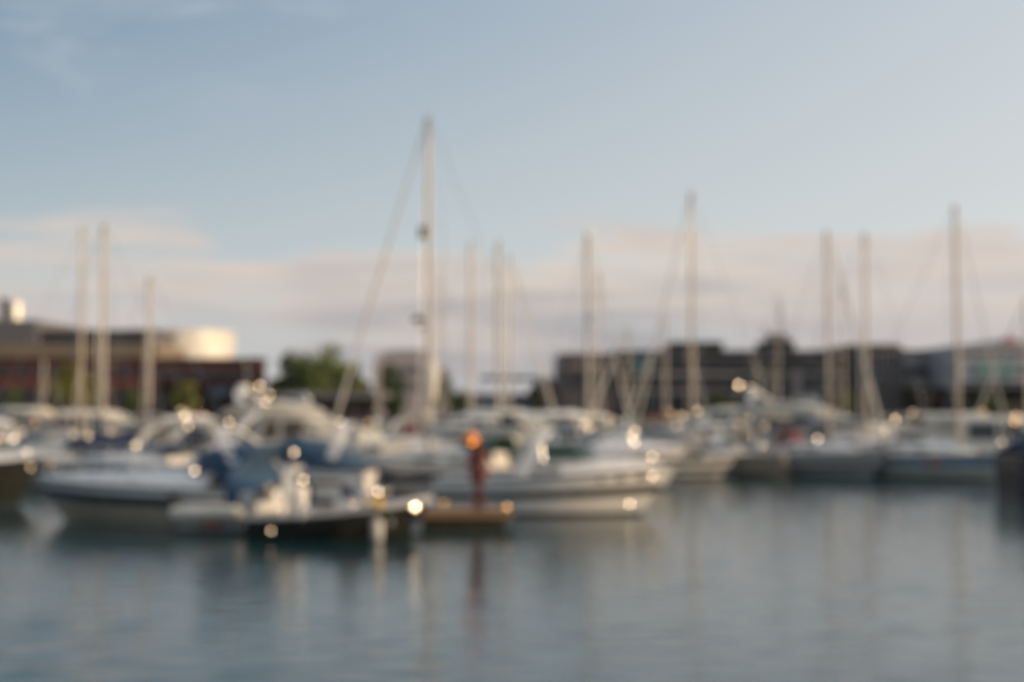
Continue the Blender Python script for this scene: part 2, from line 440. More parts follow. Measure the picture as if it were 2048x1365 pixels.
def glint(root, px, py, Y, size=.03, m=None, name='added_glint', foot=None):
    """added polished disc on a slim stem: its slightly domed face is turned to glint at the camera"""
    wp = Vector((X(px, Y), Y, Z(py, Y)))
    view = (Vector((0, 0, CAM_H)) - wp).normalized(); h = (SV + view).normalized()  # aims the added disc midway between sun and camera
    Mi = (Matrix.Translation(root.location) @ Matrix.Rotation(root.rotation_euler[2], 4, 'Z')).inverted()
    size *= 1.12 if size < .05 else .9
    p = Mi @ wp; a = (Mi.to_3x3() @ h).normalized()
    mb = MB()
    prof = [(.0, -2.0), (.75, -1.7), (1.15, -.9), (1.2, -.1), (1.05, -.02), (.95, .0), (.5, .06), (0, .08)]
    mb.lathe([(r * size, z * size) for r, z in prof], p, 14, 0, a)
    zf = foot if foot is not None else .9
    q = p - a * size
    if q.z > zf + .05: mb.tube([(q.x, q.y, zf), (q.x, q.y, q.z)], .012, 6)
    elif q.z < zf - .05: mb.tube([(q.x, q.y, zf), (q.x, q.y, q.z)], .010, 6)
    return mb.build(name, m or GLINT, root, angle=60, recalc=False)

def locate(px, Y, head, lx=0.0):
    """world x so that local point (lx, 0) of a boat heading that way stands at photo column px, distance Y"""
    h = R(head); return Vector((X(px, Y) - lx * math.cos(h), Y - lx * math.sin(h), 0)), h

def cruiser(px, Y, head, label, L=7.2, B=2.5, fs=.95, fb=1.2, hullm=GEL, stripe=DKSTRIPE, anti=ANTI, sr=(.58, .72),
            crown=.32, canvas=BLUEC, cover='full', archm=GEL, arch_lean=-.7, group='motor boats moored in the marina', glassm=None,
            shield=.45, arch_h=1.25, tcock=.46, arch_t=.2, lowm=None, drape=.02, platform=True):
    loc, h = locate(px, Y, head)
    t = thing('motor_cruiser', label, 'motor boat', loc, h, group)
    H = Hull(L, B, fs, fb, 'motor')
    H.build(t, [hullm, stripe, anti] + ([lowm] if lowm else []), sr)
    tc = tcock
    cr = lambda u: crown * math.sin(math.pi / 2 * min(1, max(0, (1 - u) / (1 - tc))) ** .9)
    H.deck(t, [GEL if hullm in (NAVY, BLACKH, BLUEH) else hullm], tc, .22, .42, crown, cr)
    H.rub(t, STEEL if stripe is DKSTRIPE else stripe)
    H.rail(t, .5, .42)
    zc = H.zs(tc) + crown
    xw = H.xs(tc)
    ws_, T = windshield(t, xw + 1.05, xw - .5, B * .40, zc - .06, shield, .55, glass=glassm)
    hb = MB()      # side windows let into the raised foredeck
    for sg in (1, -1):
        for i in range(3):
            w = MB()
            u = tc + .12 + i * .09; uu = u + .06
            P = [Vector((H.xs(a), sg * (H.b(a) * .86), H.zs(a) + crown * f * 1.0)) for a, f in ((u, .38), (uu, .38))]
            w.box(((P[0].x + P[1].x) / 2, (P[0].y + P[1].y) / 2, H.zs(u) * .86), (.34, .16, .11))
            w.build('porthole', GLASS, t, smooth=False, bevel=.02)
    if archm: arch(t, H.xs(arch_t), B * .44, H.zs(.2) - .05, H.zs(.2) + arch_h, arch_lean, m=archm)
    za = H.zs(.1)
    if cover == 'full':
        canopy(t, [(T[4].x - .1, B * .30, zc + shield - .25, zc + shield + .02), (xw - .4, B * .42, za + .15, zc + shield + .22), (xw - 1.2, B * .44, za + .05, zc + shield + .16),
                   (H.xs(.14), B*(.43 + drape*.5), za + .04 - drape, zc + .20), (H.xs(.015), B*(.41 + drape*.6), za - drape, za + .22)], canvas)
    elif cover == 'bimini':
        canopy(t, [(xw + .1, B * .38, zc + .95, zc + 1.12), (xw - .6, B * .42, zc + .98, zc + 1.2), (xw - 1.7, B * .41, zc + .92, zc + 1.1)], canvas, 'bimini')
        for sg in (1, -1):
            fr = MB()
            for xx in (xw - .2, xw - 1.4): fr.tube([(xw - .8, sg * B * .42, za + .05), (xx, sg * B * .40, zc + 1.0)], .014, 5)
            fr.build('bimini_frame', STEEL, t)
    elif cover == 'hardtop':
        house(t, [(xw - 1.9, B * .40, B * .38, zc + .95, zc + 1.08), (xw - .2, B * .42, B * .40, zc + 1.0, zc + 1.16), (xw + .35, B * .34, B * .32, zc + .93, zc + 1.0)], GEL, 'hardtop')
        for sg in (1, -1):
            fr = MB(); fr.tube([(xw + .3, sg * B * .36, zc + .3), (xw + .15, sg * B * .36, zc + .97)], .035, 6); fr.build('roof_post', GEL, t)
            fr = MB(); fr.tube([(xw - 1.6, sg * B * .40, za), (xw - 1.4, sg * B * .37, zc + .98)], .04, 6); fr.build('roof_post', GEL, t)
    if platform: sw = MB(); sw.box((-L / 2 - .28, 0, .32), (.6, B * .72, .08)); sw.build('swim_platform', GEL, t, smooth=False, bevel=.02)
    for y in (-.45, .45):
        se = MB(); se.box((xw - .7, y, .6), (.5, .5, .4)); se.box((xw - .95, y, .98), (.12, .5, .45), ry=-.15); se.build('seat', SEATV, t, bevel=.04)
    for u in (.12, .6, .93):
        for sg in (1, -1):
            cl = MB(); cl.tube([(H.xs(u) - .1, sg * (H.b(u) - .07), H.zs(u) + .06), (H.xs(u) + .1, sg * (H.b(u) - .07), H.zs(u) + .06)], .016, 6); cl.build('cleat', STEEL, t)
    return t, H

def yacht(px, Y, head, label, L=10, B=3.4, fs=1.2, fb=1.9, hullm=GEL, stripe=DKSTRIPE, fly=True, group='motor boats moored in the marina', windows=GLASS, top=2.15, body=CREAM):
    loc, h = locate(px, Y, head)
    t = thing('motor_yacht', label, 'motor yacht', loc, h, group)
    H = Hull(L, B, fs, fb, 'motor', rake=1.3)
    H.build(t, [hullm, stripe, ANTI], (.6, .7)); H.deck(t, [GEL], .22, .25, .75, .1); H.rub(t, STEEL); H.rail(t, .42, .65)
    z0 = H.zs(.3); x0 = H.xs(.2)
    z1 = z0 + top - .35
    st = [(x0, B*.40, B*.37, z0 - .05, z1 - .1), (x0 + .3, B*.41, B*.38, z0 - .05, z1), (H.xs(.5), B*.41, B*.37, z0 - .05, z1 + .02),
          (H.xs(.6), B*.40, B*.32, z0 - .05, z1 - .15), (H.xs(.72), B*.34, B*.27, z0, z0 + .75), (H.xs(.84), B*.2, B*.15, z0 + .15, z0 + .5)]
    house(t, st, body, 'cabin', .12, .08)
    side_window(t, st, x0 + .4, H.xs(.40), .32, .86, windows); side_window(t, st, H.xs(.42), H.xs(.58), .32, .86, windows)
    fw = MB(); a, b = H.xs(.605), H.xs(.715)
    fw.add([(a, B*.29, z1 - .12), (a, -B*.29, z1 - .12), (b, -B*.25, z0 + .86), (b, B*.25, z0 + .86),
            (a, B*.29, z1 - .2), (a, -B*.29, z1 - .2), (b, -B*.25, z0 + .78), (b, B*.25, z0 + .78)],
           [(0,1,2,3), (7,6,5,4), (0,3,7,4), (1,5,6,2), (0,4,5,1), (3,2,6,7)])
    fw.build('windscreen', windows, t, smooth=False)
    if fly:
        st2 = [(x0 - .6, B*.40, B*.42, z1 - .02, z1 + .12), (x0 + .2, B*.40, B*.43, z1, z1 + .5), (H.xs(.42), B*.40, B*.42, z1, z1 + .62), (H.xs(.55), B*.34, B*.30, z1, z1 + .2)]
        house(t, st2, body, 'flybridge', .08, -.3)
        arch(t, x0 + .6, B * .40, z1 + .1, z1 + 1.0, -.7, .1, .34)
        rd = MB(); rd.lathe([(0, 0), (.26, .02), (.28, .1), (.22, .2), (0, .24)], (x0 - .1, 0, z1 + 1.03), 16); rd.build('radar_dome', GEL, t)
        windshield(t, H.xs(.5), H.xs(.43), B * .32, z1 + .55, .3, .15, name='flybridge_screen')
    an = MB(); an.tube([(x0 - .1, .7, z1 + 1.3 if fly else z1), (x0 - .3, .7, z1 + (2.9 if fly else 1.6))], .014, 5); an.build('antenna', GEL, t)
    return t, H

def sailboat(px, Y, head, label, mast_top, L=9, B=3.0, fs=.95, fb=1.25, hullm=GEL, stripe=NAVY, anti=ANTI, sr=(.70, .80), mr=.105,
             cover=NAVYC, mastm=ALU, furl=True, furl_r=.075, hood=NAVYC, mx=.09, spreaders=2, detail=True, topm=None, roofm=GEL, lean=0.0,
             group='sailing boats moored in the marina', boomdir=0):
    lx = L * mx
    loc, h = locate(px, Y, head, lx)
    t = thing('sailing_boat', label, 'sailing boat', loc, h, group)
    H = Hull(L, B, fs, fb, 'sail', ws=.62, rake=1.0, sheerpow=2.0, d=.5)
    H.build(t, [hullm, stripe, anti], sr); H.deck(t, [DECK], .30, .32, .55, .07); H.rub(t, TEAK if detail else stripe, .022)
    z = H.zs(.5)
    st = [(H.xs(.30), B*.33, B*.29, z - .02, z + .42), (H.xs(.5), B*.34, B*.29, z, z + .42), (H.xs(.66), B*.27, B*.22, z, z + .34), (H.xs(.78), B*.15, B*.11, z + .02, z + .16)]
    house(t, st, roofm, 'coachroof', .05, .05)
    side_window(t, st, H.xs(.34), H.xs(.44), .35, .68); side_window(t, st, H.xs(.48), H.xs(.58), .35, .66)
    mz = z + .40
    # mast with spreaders
    m = MB(); n = 9
    ps = [(lx + lean * (i / n), 0, mz + (mast_top - mz) * i / n) for i in range(n + 1)]
    mr *= .80; m.tube(ps, mr, 12, r2=mr * .82, flat=.8)
    mo = m.build('mast', mastm, t, angle=60)
    hh = MB(); hh.box((lx + lean, 0, mast_top + .02), (mr * 1.9, mr * 1.5, .08)); hh.tube([(lx + lean, 0, mast_top), (lx + lean - .1, 0, mast_top + .35)], .012, 5)
    hh.build('masthead', topm or mastm, mo)
    fr = [.36, .68] if spreaders == 2 else [.52]
    for f in fr:
        s = MB(); zz = mz + (mast_top - mz) * f; w = B * .27 * (1.1 - .35 * f)
        s.tube([(lx - .12, w, zz + .04), (lx, 0, zz), (lx - .12, -w, zz + .04)], .028, 6, flat=.6); s.build('spreader', mastm, mo)
    bo = MB(); bl = L * .36; bo.tube([(lx - .1, 0, mz + .62), (lx - bl, 0, mz + .68)], .055, 8); bo.build('boom', mastm, t)
    if cover:
        sc_ = MB(); rs = []
        for i in range(8):
            k = i / 7; x = lx + .02 - (bl - .1) * k; rr = .20 * (1 - .55 * k) * (1 + .06 * math.sin(9 * k)); zc = mz + .76 + .06 * (1 - k)
            rs.append([Vector((x, rr * .62 * math.cos(a), zc + rr * math.sin(a))) for a in [2*math.pi*j/10 for j in range(10)]])
        sc_.rings(rs, 0); sc_.build('sail_cover', cover, t, angle=60)
    wr = .011
    bowx, stx = L / 2 - .1, -L / 2 + .1
    fs_ = MB(); fp = Vector((bowx, 0, H.zs(1) + .05)); tp = Vector((lx + lean + .1, 0, mast_top - .1))
    if furl:
        fs_.tube([fp, fp + (tp - fp) * .03], .03, 8)
        fs_.tube([fp + (tp - fp) * k for k in (.03, .06, .3, .6, .85, .93, .97)], furl_r, 8, r2=furl_r * .3)
        fs_.tube([fp + (tp - fp) * .95, tp], .012, 5)
        fs_.build('furled_sail', SAILC, t)
    else:
        fs_.tube([fp, tp], wr, 5); fs_.build('forestay', WIRE, t)
    w_ = MB(); w_.tube([(stx, 0, H.zs(0) + .05), (lx + lean - .08, 0, mast_top - .02)], wr, 5); w_.build('backstay', WIRE, t)
    for sg in (1, -1):
        w_ = MB(); zz1 = mz + (mast_top - mz) * fr[0]; w1 = B * .27 * (1.1 - .35 * fr[0])
        pts = [(lx - .15, sg * (B * .43), H.zs(.55)), (lx - .12, sg * w1, zz1 + .04)]
        if len(fr) > 1: pts.append((lx - .12, sg * B * .27 * (1.1 - .35 * fr[1]), mz + (mast_top - mz) * fr[1] + .04))
        pts.append((lx + lean, 0, mast_top - .15)); w_.tube(pts, wr, 5)
        w_.tube([(lx - .5, sg * B * .42, H.zs(.5)), (lx, 0, zz1 - .05)], wr, 5); w_.build('shroud', WIRE, t)
    H.rail(t, .84, .55, name='pulpit', n=3); H.rail(t, .14, .6, name='pushpit', n=3, aft=True)
    if detail:
        for sg in (1, -1):
            l_ = MB(); us = [.16, .3, .44, .58, .72, .86]
            for u in us: l_.tube([(H.xs(u), sg * (H.b(u) - .06), H.zs(u)), (H.xs(u), sg * (H.b(u) - .06), H.zs(u) + .6)], .013, 5)
            for zz in (.32, .58): l_.tube([(H.xs(u), sg * (H.b(u) - .06), H.zs(u) + zz) for u in us], .006, 4)
            l_.build('guard_rail', STEEL, t)
        wh = MB(); cx = H.xs(.14); wh.tube([(cx, .38 * math.cos(a), 1.25 + .38 * math.sin(a)) for a in [2*math.pi*i/18 for i in range(18)]], .016, 6, closed=True)
        for i in range(3): a = math.pi * i / 3; wh.tube([(cx, .38*math.cos(a), 1.25+.38*math.sin(a)), (cx, -.38*math.cos(a), 1.25-.38*math.sin(a))], .009, 5)
        wh.box((cx + .1, 0, .9), (.16, .2, .75)); wh.build('steering_wheel', STEEL, t)
    if hood:
        zt = z + .42
        canopy(t, [(H.xs(.375), B*.26, zt, zt + .08), (H.xs(.34), B*.29, zt - .1, zt + .52), (H.xs(.27), B*.30, zt - .25, zt + .58)], hood, 'sprayhood')
    return t, H

# ------------------------------------------------------------------ nearest row
def near_row():
    # big white cruiser on the left, bow to the left
    t, H = cruiser(326, 36.9, 166, 'white motor cruiser with navy stripe and blue cockpit cover, bow left, in the nearest row',
                   L=7.2, B=2.6, fs=.95, fb=1.16, stripe=NAVY, sr=(.52, .76), crown=.40, anti=mat('fawn_lower_hull', (.42, .37, .29), .35), canvas=BLUEC, archm=GEL, arch_lean=1.35, arch_h=1.5, arch_t=.06, tcock=.25,
                   lowm=mat('fawn_lower_hull', (.34, .30, .23), .35), drape=.45, shield=.5)  # hull below the navy stripe is coloured fawn
    glint(t, 393, 943, 35.3, .06, foot=1.3); glint(t, 138, 958, 37.0, .024, foot=1.1); glint(t, 275, 905, 37.4, .024, foot=1.4)
    glint(t, 365, 998, 35.2, .026, BRASS, foot=.6); glint(t, 470, 862, 37, .036, foot=2.0); glint(t, 460, 845, 37, .026, foot=2.2)
    # white cruiser on the right, bow to the right
    t, H = cruiser(1108, 40.2, -9, 'white motor cruiser with a broad dark stripe, bow pointing right, moored behind the maroon post',
                   L=6.6, B=2.5, fs=.98, fb=1.36, stripe=BLACKH, sr=(.44, .64), crown=.46, cover=None, archm=GEL, arch_lean=.8, arch_h=1.35, arch_t=.36, glassm=GREENGLASS, shield=.56, tcock=.55)
    glint(t, 1304, 952, 38.6, .032, foot=1.2); glint(t, 1258, 1008, 39.0, .036, foot=.3);
    # open dark boat in front of the pontoon
    loc, h = locate(688, 32.9, -7)
    t = thing('open_boat', 'low charcoal open motorboat with a pale steering console, nearest boat to the viewer', 'motor boat', loc, h, 'motor boats moored in the marina')
    H = Hull(4.2, 1.8, .50, .90, 'motor', ws=.85, rake=.7, d=.3)
    H.build(t, [BLACKH, BLACKH, BLACKH], (.86, .95)); H.deck(t, [GREYG], .70, .14, .16, .10)
    H.rub(t, GREYG, .035)
    cn = MB(); cn.rings([[Vector((-.15, y, .16)), Vector((.38, y, .16)), Vector((.33, y, .75)), Vector((.12, y, .98)), Vector((-.12, y, .92))] for y in (-.36, .36)], 0)
    cn.build('console', GEL, t, bevel=.04, smooth=False)
    windshield(t, .5, .05, .38, .90, .42, .22, glass=GLASS)
    se = MB(); se.box((-.95, 0, .42), (.55, 1.0, .5)); se.box((-1.2, 0, .85), (.12, 1.0, .4), ry=-.15); se.build('seat', GREYG, t, smooth=False, bevel=.05)
    bs = MB(); bs.box((.95, 0, .45), (.6, .9, .3)); bs.build('bow_cushion', GREYC, t, smooth=False, bevel=.05)
    outboard(t, -2.2, .62, .8, GREYG)
    pf = MB(); pf.tube([(-1.3, .5, .5), (-1.3, .5, 1.42), (-1.2, .45, 1.55), (-1.2, -.45, 1.55), (-1.3, -.5, 1.42), (-1.3, -.5, .5)], .05, 8)
    pf.box((-1.24, 0, 1.60), (.34, .86, .07)); pf.build('tow_frame', GEL, t)
    sp = MB(); sp.box((-1.3, .0, 1.15), (.03, .84, .62)); sp.build('spray_panel', mat('pale_blue_panel', (.33, .38, .43), .5), t, smooth=False)
    wr = MB(); wr.box((1.95, 0, .80), (.34, .18, .10)); wr.tube([(2.05, 0, .7), (2.2, 0, .86)], .04, 8); wr.build('bow_roller', STEEL, t, smooth=False, bevel=.02)
    glint(t, 831, 1013, 32.4, .095, foot=.72, name='added_bow_glint'); glint(t, 812, 1013, 32.4, .055, foot=.72); glint(t, 608, 960, 31.9, .030, foot=.5)  # discs added for the glints at the bow and frame
    glint(t, 758, 984, 31.8, .034, foot=.72); glint(t, 545, 1062, 31.8, .022, foot=.25)
    # fenders hanging on it
    def fender(px, py, Y, m, label, ln=.5, r=.12):
        f = thing('fender', label, 'fender', (X(px, Y), Y, Z(py, Y)), 0)
        b = MB(); b.lathe([(0, -ln/2), (r*.7, -ln*.45), (r, -ln*.3), (r, ln*.3), (r*.7, ln*.45), (.03, ln*.52), (.03, ln*.6), (0, ln*.6)], (0,0,0), 14); b.build('float', m, f)
        r_ = MB(); r_.tube([(0, 0, ln*.6), (.02, .12, ln*.6 + .12)], .012, 5); r_.build('lanyard', RUBBER, f)
    fender(756, 1062, 31.85, SEATV, 'white cylindrical fender hanging low on the hull of the charcoal open boat', .52, .13)
    fender(757, 1006, 32.0, YELLOW, 'small yellow fender lying at the rail of the charcoal open boat', .22, .12)
    # little tender
    loc, h = locate(458, 34.6, -3)
    t = thing('inflatable_dinghy', 'small white inflatable dinghy with a red side patch below the blue canvas cover', 'dinghy', loc, h)
    mb = MB(); P = [(-1.2, .5, .46), (.3, .52, .47), (.85, .38, .53), (1.2, 0, .6), (.85, -.38, .53), (.3, -.52, .47), (-1.2, -.5, .46)]
    mb.tube(P, .19, 12); mb.build('tube', CREAM, t)
    hb = MB(); hb.rings([[Vector((x, w, .42)), Vector((x, w * .8, .08)), Vector((x, 0, -.12 + k)), Vector((x, -w * .8, .08)), Vector((x, -w, .42))] for x, w, k in ((-1.1, .5, 0), (.3, .5, 0), (.8, .34, .06), (1.1, .06, .3))], 0); hb.build('hull', GREYG, t)
    se = MB(); se.box((-.2, 0, .62), (.25, .95, .05)); se.build('seat', GREYG, t, smooth=False)
    rp = MB(); rp.box((-.25, -.50, .26), (.55, .07, .16)); rp.build('side_patch', REDP, t, smooth=False)
    outboard(t, -1.25, .6, .6)
    glint(t, 487, 1040, 33.7, .026, BRASS, foot=.15)
    # pontoon
    def pontoon(px0, px1, Y0, Y1, label, m=WOOD, top=.48, ngap=0):
        xa, xb = X(px0, (Y0+Y1)/2), X(px1, (Y0+Y1)/2)
        t = thing('pontoon', label, 'pontoon', ((xa+xb)/2, (Y0+Y1)/2, 0), 0, 'pontoons of the marina')
        L = xb - xa; W_ = Y1 - Y0
        d = MB(); n = max(2, int(W_ / .15)); 
        d.box((0, 0, top - .03), (L, W_, .06)); d.build('decking', m, t, smooth=False)
        f = MB(); k = max(2, int(L / 2.4))
        for i in range(k): f.box((-L/2 + L*(i+.5)/k, 0, top/2 - .12), (L/k*.86, W_*.9, top - .12 + .2))
        f.build('float', WEED, t, smooth=False, bevel=.03)
        e = MB()
        for s in (-1, 1): e.box((0, s*(W_/2 + .03), top - .08), (L, .05, .2))
        for s in (-1, 1): e.box((s*(L/2 + .03), 0, top - .08), (.05, W_ + .11, .2))
        e.build('edge_beam', TEAK, t, smooth=False)
        return t
    t = pontoon(645, 1025, 34.75, 36.5, 'short timber pontoon carrying the red post, between the open boat and the right cruiser')
    glint(t, 1014, 1014, 35.0, .026, BRASS, name='added_pontoon_glint', foot=.48); glint(t, 890, 1006, 35.2, .02, BRASS, name='added_pontoon_glint', foot=.48)  # added sun-catching discs along the pontoon
    # lifebuoy post
    Y = 35.3; z0 = .48
    t = thing('lifebuoy_post', 'maroon post with a red lifebuoy ring and a round orange lamp on top', 'lifebuoy post', (X(957, Y), Y, z0), 0)
    p = MB(); p.box((0, 0, .80), (.21, .17, 1.60)); p.box((0, 0, .02), (.34, .3, .04)); p.build('post', MAROON, t, smooth=False, bevel=.015)
    bk = MB(); bk.box((-.02, .11, 1.14), (.30, .04, .62)); bk.build('backboard', MAROON, t, smooth=False)
    rg = MB(); rg.tube([(-.02 + .23*math.cos(a), .20, 1.06 + .34*math.sin(a)) for a in [2*math.pi*i/28 for i in range(28)]], .06, 10, closed=True)
    rg.m = [1 if (k // 10) % 7 < 2 else 0 for k in range(len(rg.m))]; rg.build('lifebuoy_ring', [REDP, SEATV], t)
    lm = MB(); lm.lathe([(0, -.17), (.10, -.15), (.19, -.08), (.21, 0), (.19, .08), (.10, .16), (0, .18)], (-.19, -.03, 1.72), 18)
    lm.build('lamp', ORANGE, t)
    ft = MB(); ft.tube([(0, 0, 1.58), (-.12, -.02, 1.64)], .03, 6); ft.lathe([(.06, 0), (.07, .05), (0, .08)], (0, 0, 1.60), 10); ft.build('lamp_bracket', MAROON, t)
    glint(t, 945, 886, 34.95, .026, mat('orange_chrome', (1, .46, .05), .3, 1.0), name='added_lamp_glint', foot=2.0)  # added disc that puts a glint on the orange lamp
    # dark workboat at the left edge
    t, H = cruiser(-70, 43.5, 3, 'dark hulled motorboat cut off by the left edge behind the bow of the white cruiser', L=5.0, B=2.2, fs=1.15, fb=1.5, hullm=BLACKH, stripe=BLACKH, canvas=GREYC, cover=None, archm=None)
    glint(t, 65, 935, 43, .026, foot=1.3); glint(t, 57, 905, 43, .028, foot=1.4)
near_row()

# ------------------------------------------------------------------ second row
def second_row():
    # main sailing boat with the tall mast
    t, H = sailboat(860, 47.5, 157, 'large sailing boat with the tallest mast and a thick furled sail slanting to the left',
                    Z(242, 47.5), L=9.4, B=3.1, fs=1.0, fb=1.3, hullm=GEL, stripe=NAVY, sr=(.52, .78), mr=.135, mastm=ALUW, cover=SAILC, furl_r=.07, hood=GREENC, mx=.06, roofm=CREAM, lean=.1, topm=WIRE)
    h_ = MB(); lx = 9.4 * .06
    h_.box((lx + .26, 0, Z(465, 47.5)), (.22, .22, .42)); h_.build('steaming_light', RUBBER, t, smooth=False); h_ = MB(); h_.lathe([(0, 0), (.2, .02), (.23, .12), (.12, .22), (0, .24)], (lx + .42, 0, Z(645, 47.5)), 14); h_.box((lx + .22, 0, Z(655, 47.5)), (.42, .1, .08))
    h_.build('radar_bracket', RUBBER, t, smooth=False)
    # foil wrapped halyard bag low on the mast
    hb = MB(); hb.lathe([(0, -.75), (.17, -.6), (.22, 0), (.19, .5), (.1, .7), (0, .72)], (lx, -.05, Z(762, 47.5)), 14); hb.build('sail_bag', SAILC, t)
    glint(t, 718, 935, 45.6, .026, foot=1.2); glint(t, 652, 915, 45.3, .022, foot=1.3)
    glint(t, 640, 925, 45.5, .02, BRASS, foot=1.2)
    # flybridge yacht
    t, H = yacht(618, 57, -8, 'white flybridge motor yacht behind the left cruiser, its windscreen sloping down to the right', L=8.8, B=3.2, fs=1.3, fb=1.7, windows=mat('bronze_glass', (.10, .065, .03), .12), top=1.65)
    glint(t, 540, 790, 55.5, .05, foot=2.9); glint(t, 520, 772, 55.5, .046, foot=2.9); glint(t, 510, 832, 55.5, .05, foot=2.6); glint(t, 532, 805, 55.5, .04, foot=2.6)
    for i, (a, b) in enumerate(((672, 838), (682, 845), (693, 852), (703, 860), (714, 870))): glint(t, a, b, 55, .030, name='added_rail_glint', foot=2.0)  # row of added discs makes a bright sloping bar
    # blue canvas boat between the left cruiser and the flybridge yacht
    t, H = cruiser(560, 46.2, 172, 'white cruiser under a bright blue canvas, just left of the tall mast', L=6.2, B=2.5, fs=.95, fb=1.2, canvas=BLUEC, arch_lean=-.5, archm=GEL, arch_h=1.5)
    glint(t, 590, 905, 44.8, .04, foot=1.4)
    t, H = cruiser(345, 49.5, 170, 'white cruiser with a cream canvas bimini directly behind the long left cruiser', L=7.0, B=2.6, fs=1.0, fb=1.25, canvas=CREAMC, cover='bimini', archm=GEL, arch_lean=-1.1, arch_h=1.8)
    glint(t, 372, 832, 48, .044, foot=2.0); glint(t, 378, 852, 48, .034, foot=1.8); glint(t, 275, 890, 48.5, .036, foot=1.3)
    # left cluster
    t, H = cruiser(160, 53, 176, 'cream motor cruiser with a navy cockpit cover behind the bow of the left cruiser', L=7.4, B=2.6, fs=1.0, fb=1.3, hullm=CREAM, canvas=NAVYC, cover='full', archm=CREAM)
    glint(t, 105, 927, 51.5, .032, BRASS, foot=1.0); glint(t, 180, 872, 52, .036, foot=1.4); glint(t, 150, 868, 52, .03, foot=1.4)
    t, H = cruiser(20, 55, 8, 'small white cruiser with a hardtop at the far left edge of the marina', L=6.0, B=2.4, fs=1.0, fb=1.25, cover='hardtop', archm=None)
    glint(t, 30, 878, 53.5, .06, foot=1.5); glint(t, 3, 877, 53.5, .05, BRASS, foot=1.5); glint(t, 30, 893, 53.5, .03, foot=1.4)
    # behind the right cruiser
    t, H = cruiser(1170, 53, -14, 'white hardtop cruiser with two added bright glints at its bow, behind the right cruiser', L=7.6, B=2.8, fs=1.15, fb=1.6, cover='hardtop', archm=None, crown=.4, shield=.55)
    glint(t, 1270, 863, 51, .050, foot=1.6); glint(t, 1268, 884, 51, .062, foot=1.5); glint(t, 1262, 875, 51, .04, foot=1.5); glint(t, 1304, 914, 51, .042, foot=1.2); glint(t, 1330, 946, 51, .018, foot=.9)
    glint(t, 1168, 848, 52, .036, foot=2.5); glint(t, 1180, 856, 52, .034, foot=2.5)
    t, H = cruiser(945, 54, 178, 'low cream day cruiser with a cream cover between the tall mast and the orange lamp', L=5.6, B=2.3, fs=1.05, fb=1.3, hullm=CREAM, canvas=CREAMC, cover='full', archm=None)
    # right side, water line row
    t, H = sailboat(1384, 63, 148, 'sand coloured sailing boat with a cream sail cover, its mast tallest on the right', Z(390, 63), hullm=SAND, L=7.6, B=2.6, fs=.95, fb=1.25, stripe=BLACKH, sr=(.0, .22), mr=.12, cover=SAILC, hood=CREAMC, furl_r=.06)
    glint(t, 1365, 832, 60, .04, foot=2.2); glint(t, 1395, 822, 60, .04, foot=2.2)
    t, H = cruiser(1402, 61, 4, 'grey motor cruiser lying low in front of the sailing boat with the cream sail cover', L=4.6, B=2.1, fs=.8, fb=1.0, hullm=GREYG, stripe=BLACKH, sr=(.05, .5), canvas=GREYC, cover='full', archm=None)
    t, H = sailboat(1656, 61, -44, 'dark hulled sailing boat with a burgundy sprayhood, its mast left of the white yacht bow', Z(465, 61), L=7.0, B=2.6, fs=.95, fb=1.2, hullm=GREYG, stripe=BLACKH, sr=(.05, .46), mr=.105, cover=GREYC, hood=BURGC, furl_r=.09)
    glint(t, 1633, 878, 56, .042, foot=1.3)
    t, H = yacht(1632, 73, -33, 'large white flybridge yacht with added glints at its bow, right of centre', L=11, B=3.4, fs=1.4, fb=2.1, top=1.55)
    glint(t, 1477, 771, 66, .085, foot=3.4); glint(t, 1500, 775, 66, .04, foot=3.4); glint(t, 1765, 858, 63.5, .075, foot=1.5); glint(t, 1762, 884, 63.5, .062, foot=.9); glint(t, 1789, 839, 63.5, .06, foot=1.6)  # added discs supply the brightness of the bow
    t, H = sailboat(1914, 59, -42, 'blue hulled sailing boat at the right, a red fender patch near its bow', Z(415, 59), L=7.8, B=2.6, fs=.95, fb=1.15, hullm=CREAM, stripe=mat('blue_grey_gelcoat', (.33, .43, .54), .35), sr=(.50, .97), mr=.11, cover=CREAMC, hood=None, mx=.2, furl_r=.045)
    pa = MB(); pa.lathe([(0, -.22), (.1, -.18), (.12, 0), (.1, .18), (0, .22)], (1.1, -1.42, .72), 12, axis=(1, .1, 0)); pa.build('fender_roll', REDP, t)
    t, H = cruiser(1765, 61, 178, 'small blue hulled motorboat with a grey cover beside the blue sailing boat', L=3.6, B=1.9, fs=.8, fb=1.0, hullm=mat('blue_grey_gelcoat', (.33, .43, .54), .35), stripe=BLUEH, canvas=GREYC, cover=None, archm=None)
    t, H = cruiser(1830, 65, -10, 'white motorboat with a tan canopy between the white yacht and the blue sailing boat', L=6.4, B=2.5, fs=1.0, fb=1.4, canvas=OLIVEC, cover='bimini', archm=None)
    t, H = yacht(2030, 63, -20, 'pale cabin yacht with a sunlit side near the right edge', L=8, B=3.0, fs=1.1, fb=1.5, fly=False, top=1.7)
    glint(t, 2027, 843, 61, .062, BRASS, foot=2.8); glint(t, 2030, 832, 61, .036, foot=2.8); glint(t, 2000, 885, 61, .046, foot=1.5); glint(t, 2035, 880, 61, .034, foot=1.5)
    # navy boat cut by the right edge
    t, H = cruiser(2175, 45.5, 4, 'navy blue motorboat cut by the right edge, nearest of the boats on the right', L=5.4, B=2.5, fs=1.45, fb=1.8, hullm=NAVY, stripe=NAVY, canvas=NAVYC, cover='full', archm=None, platform=False)
second_row()

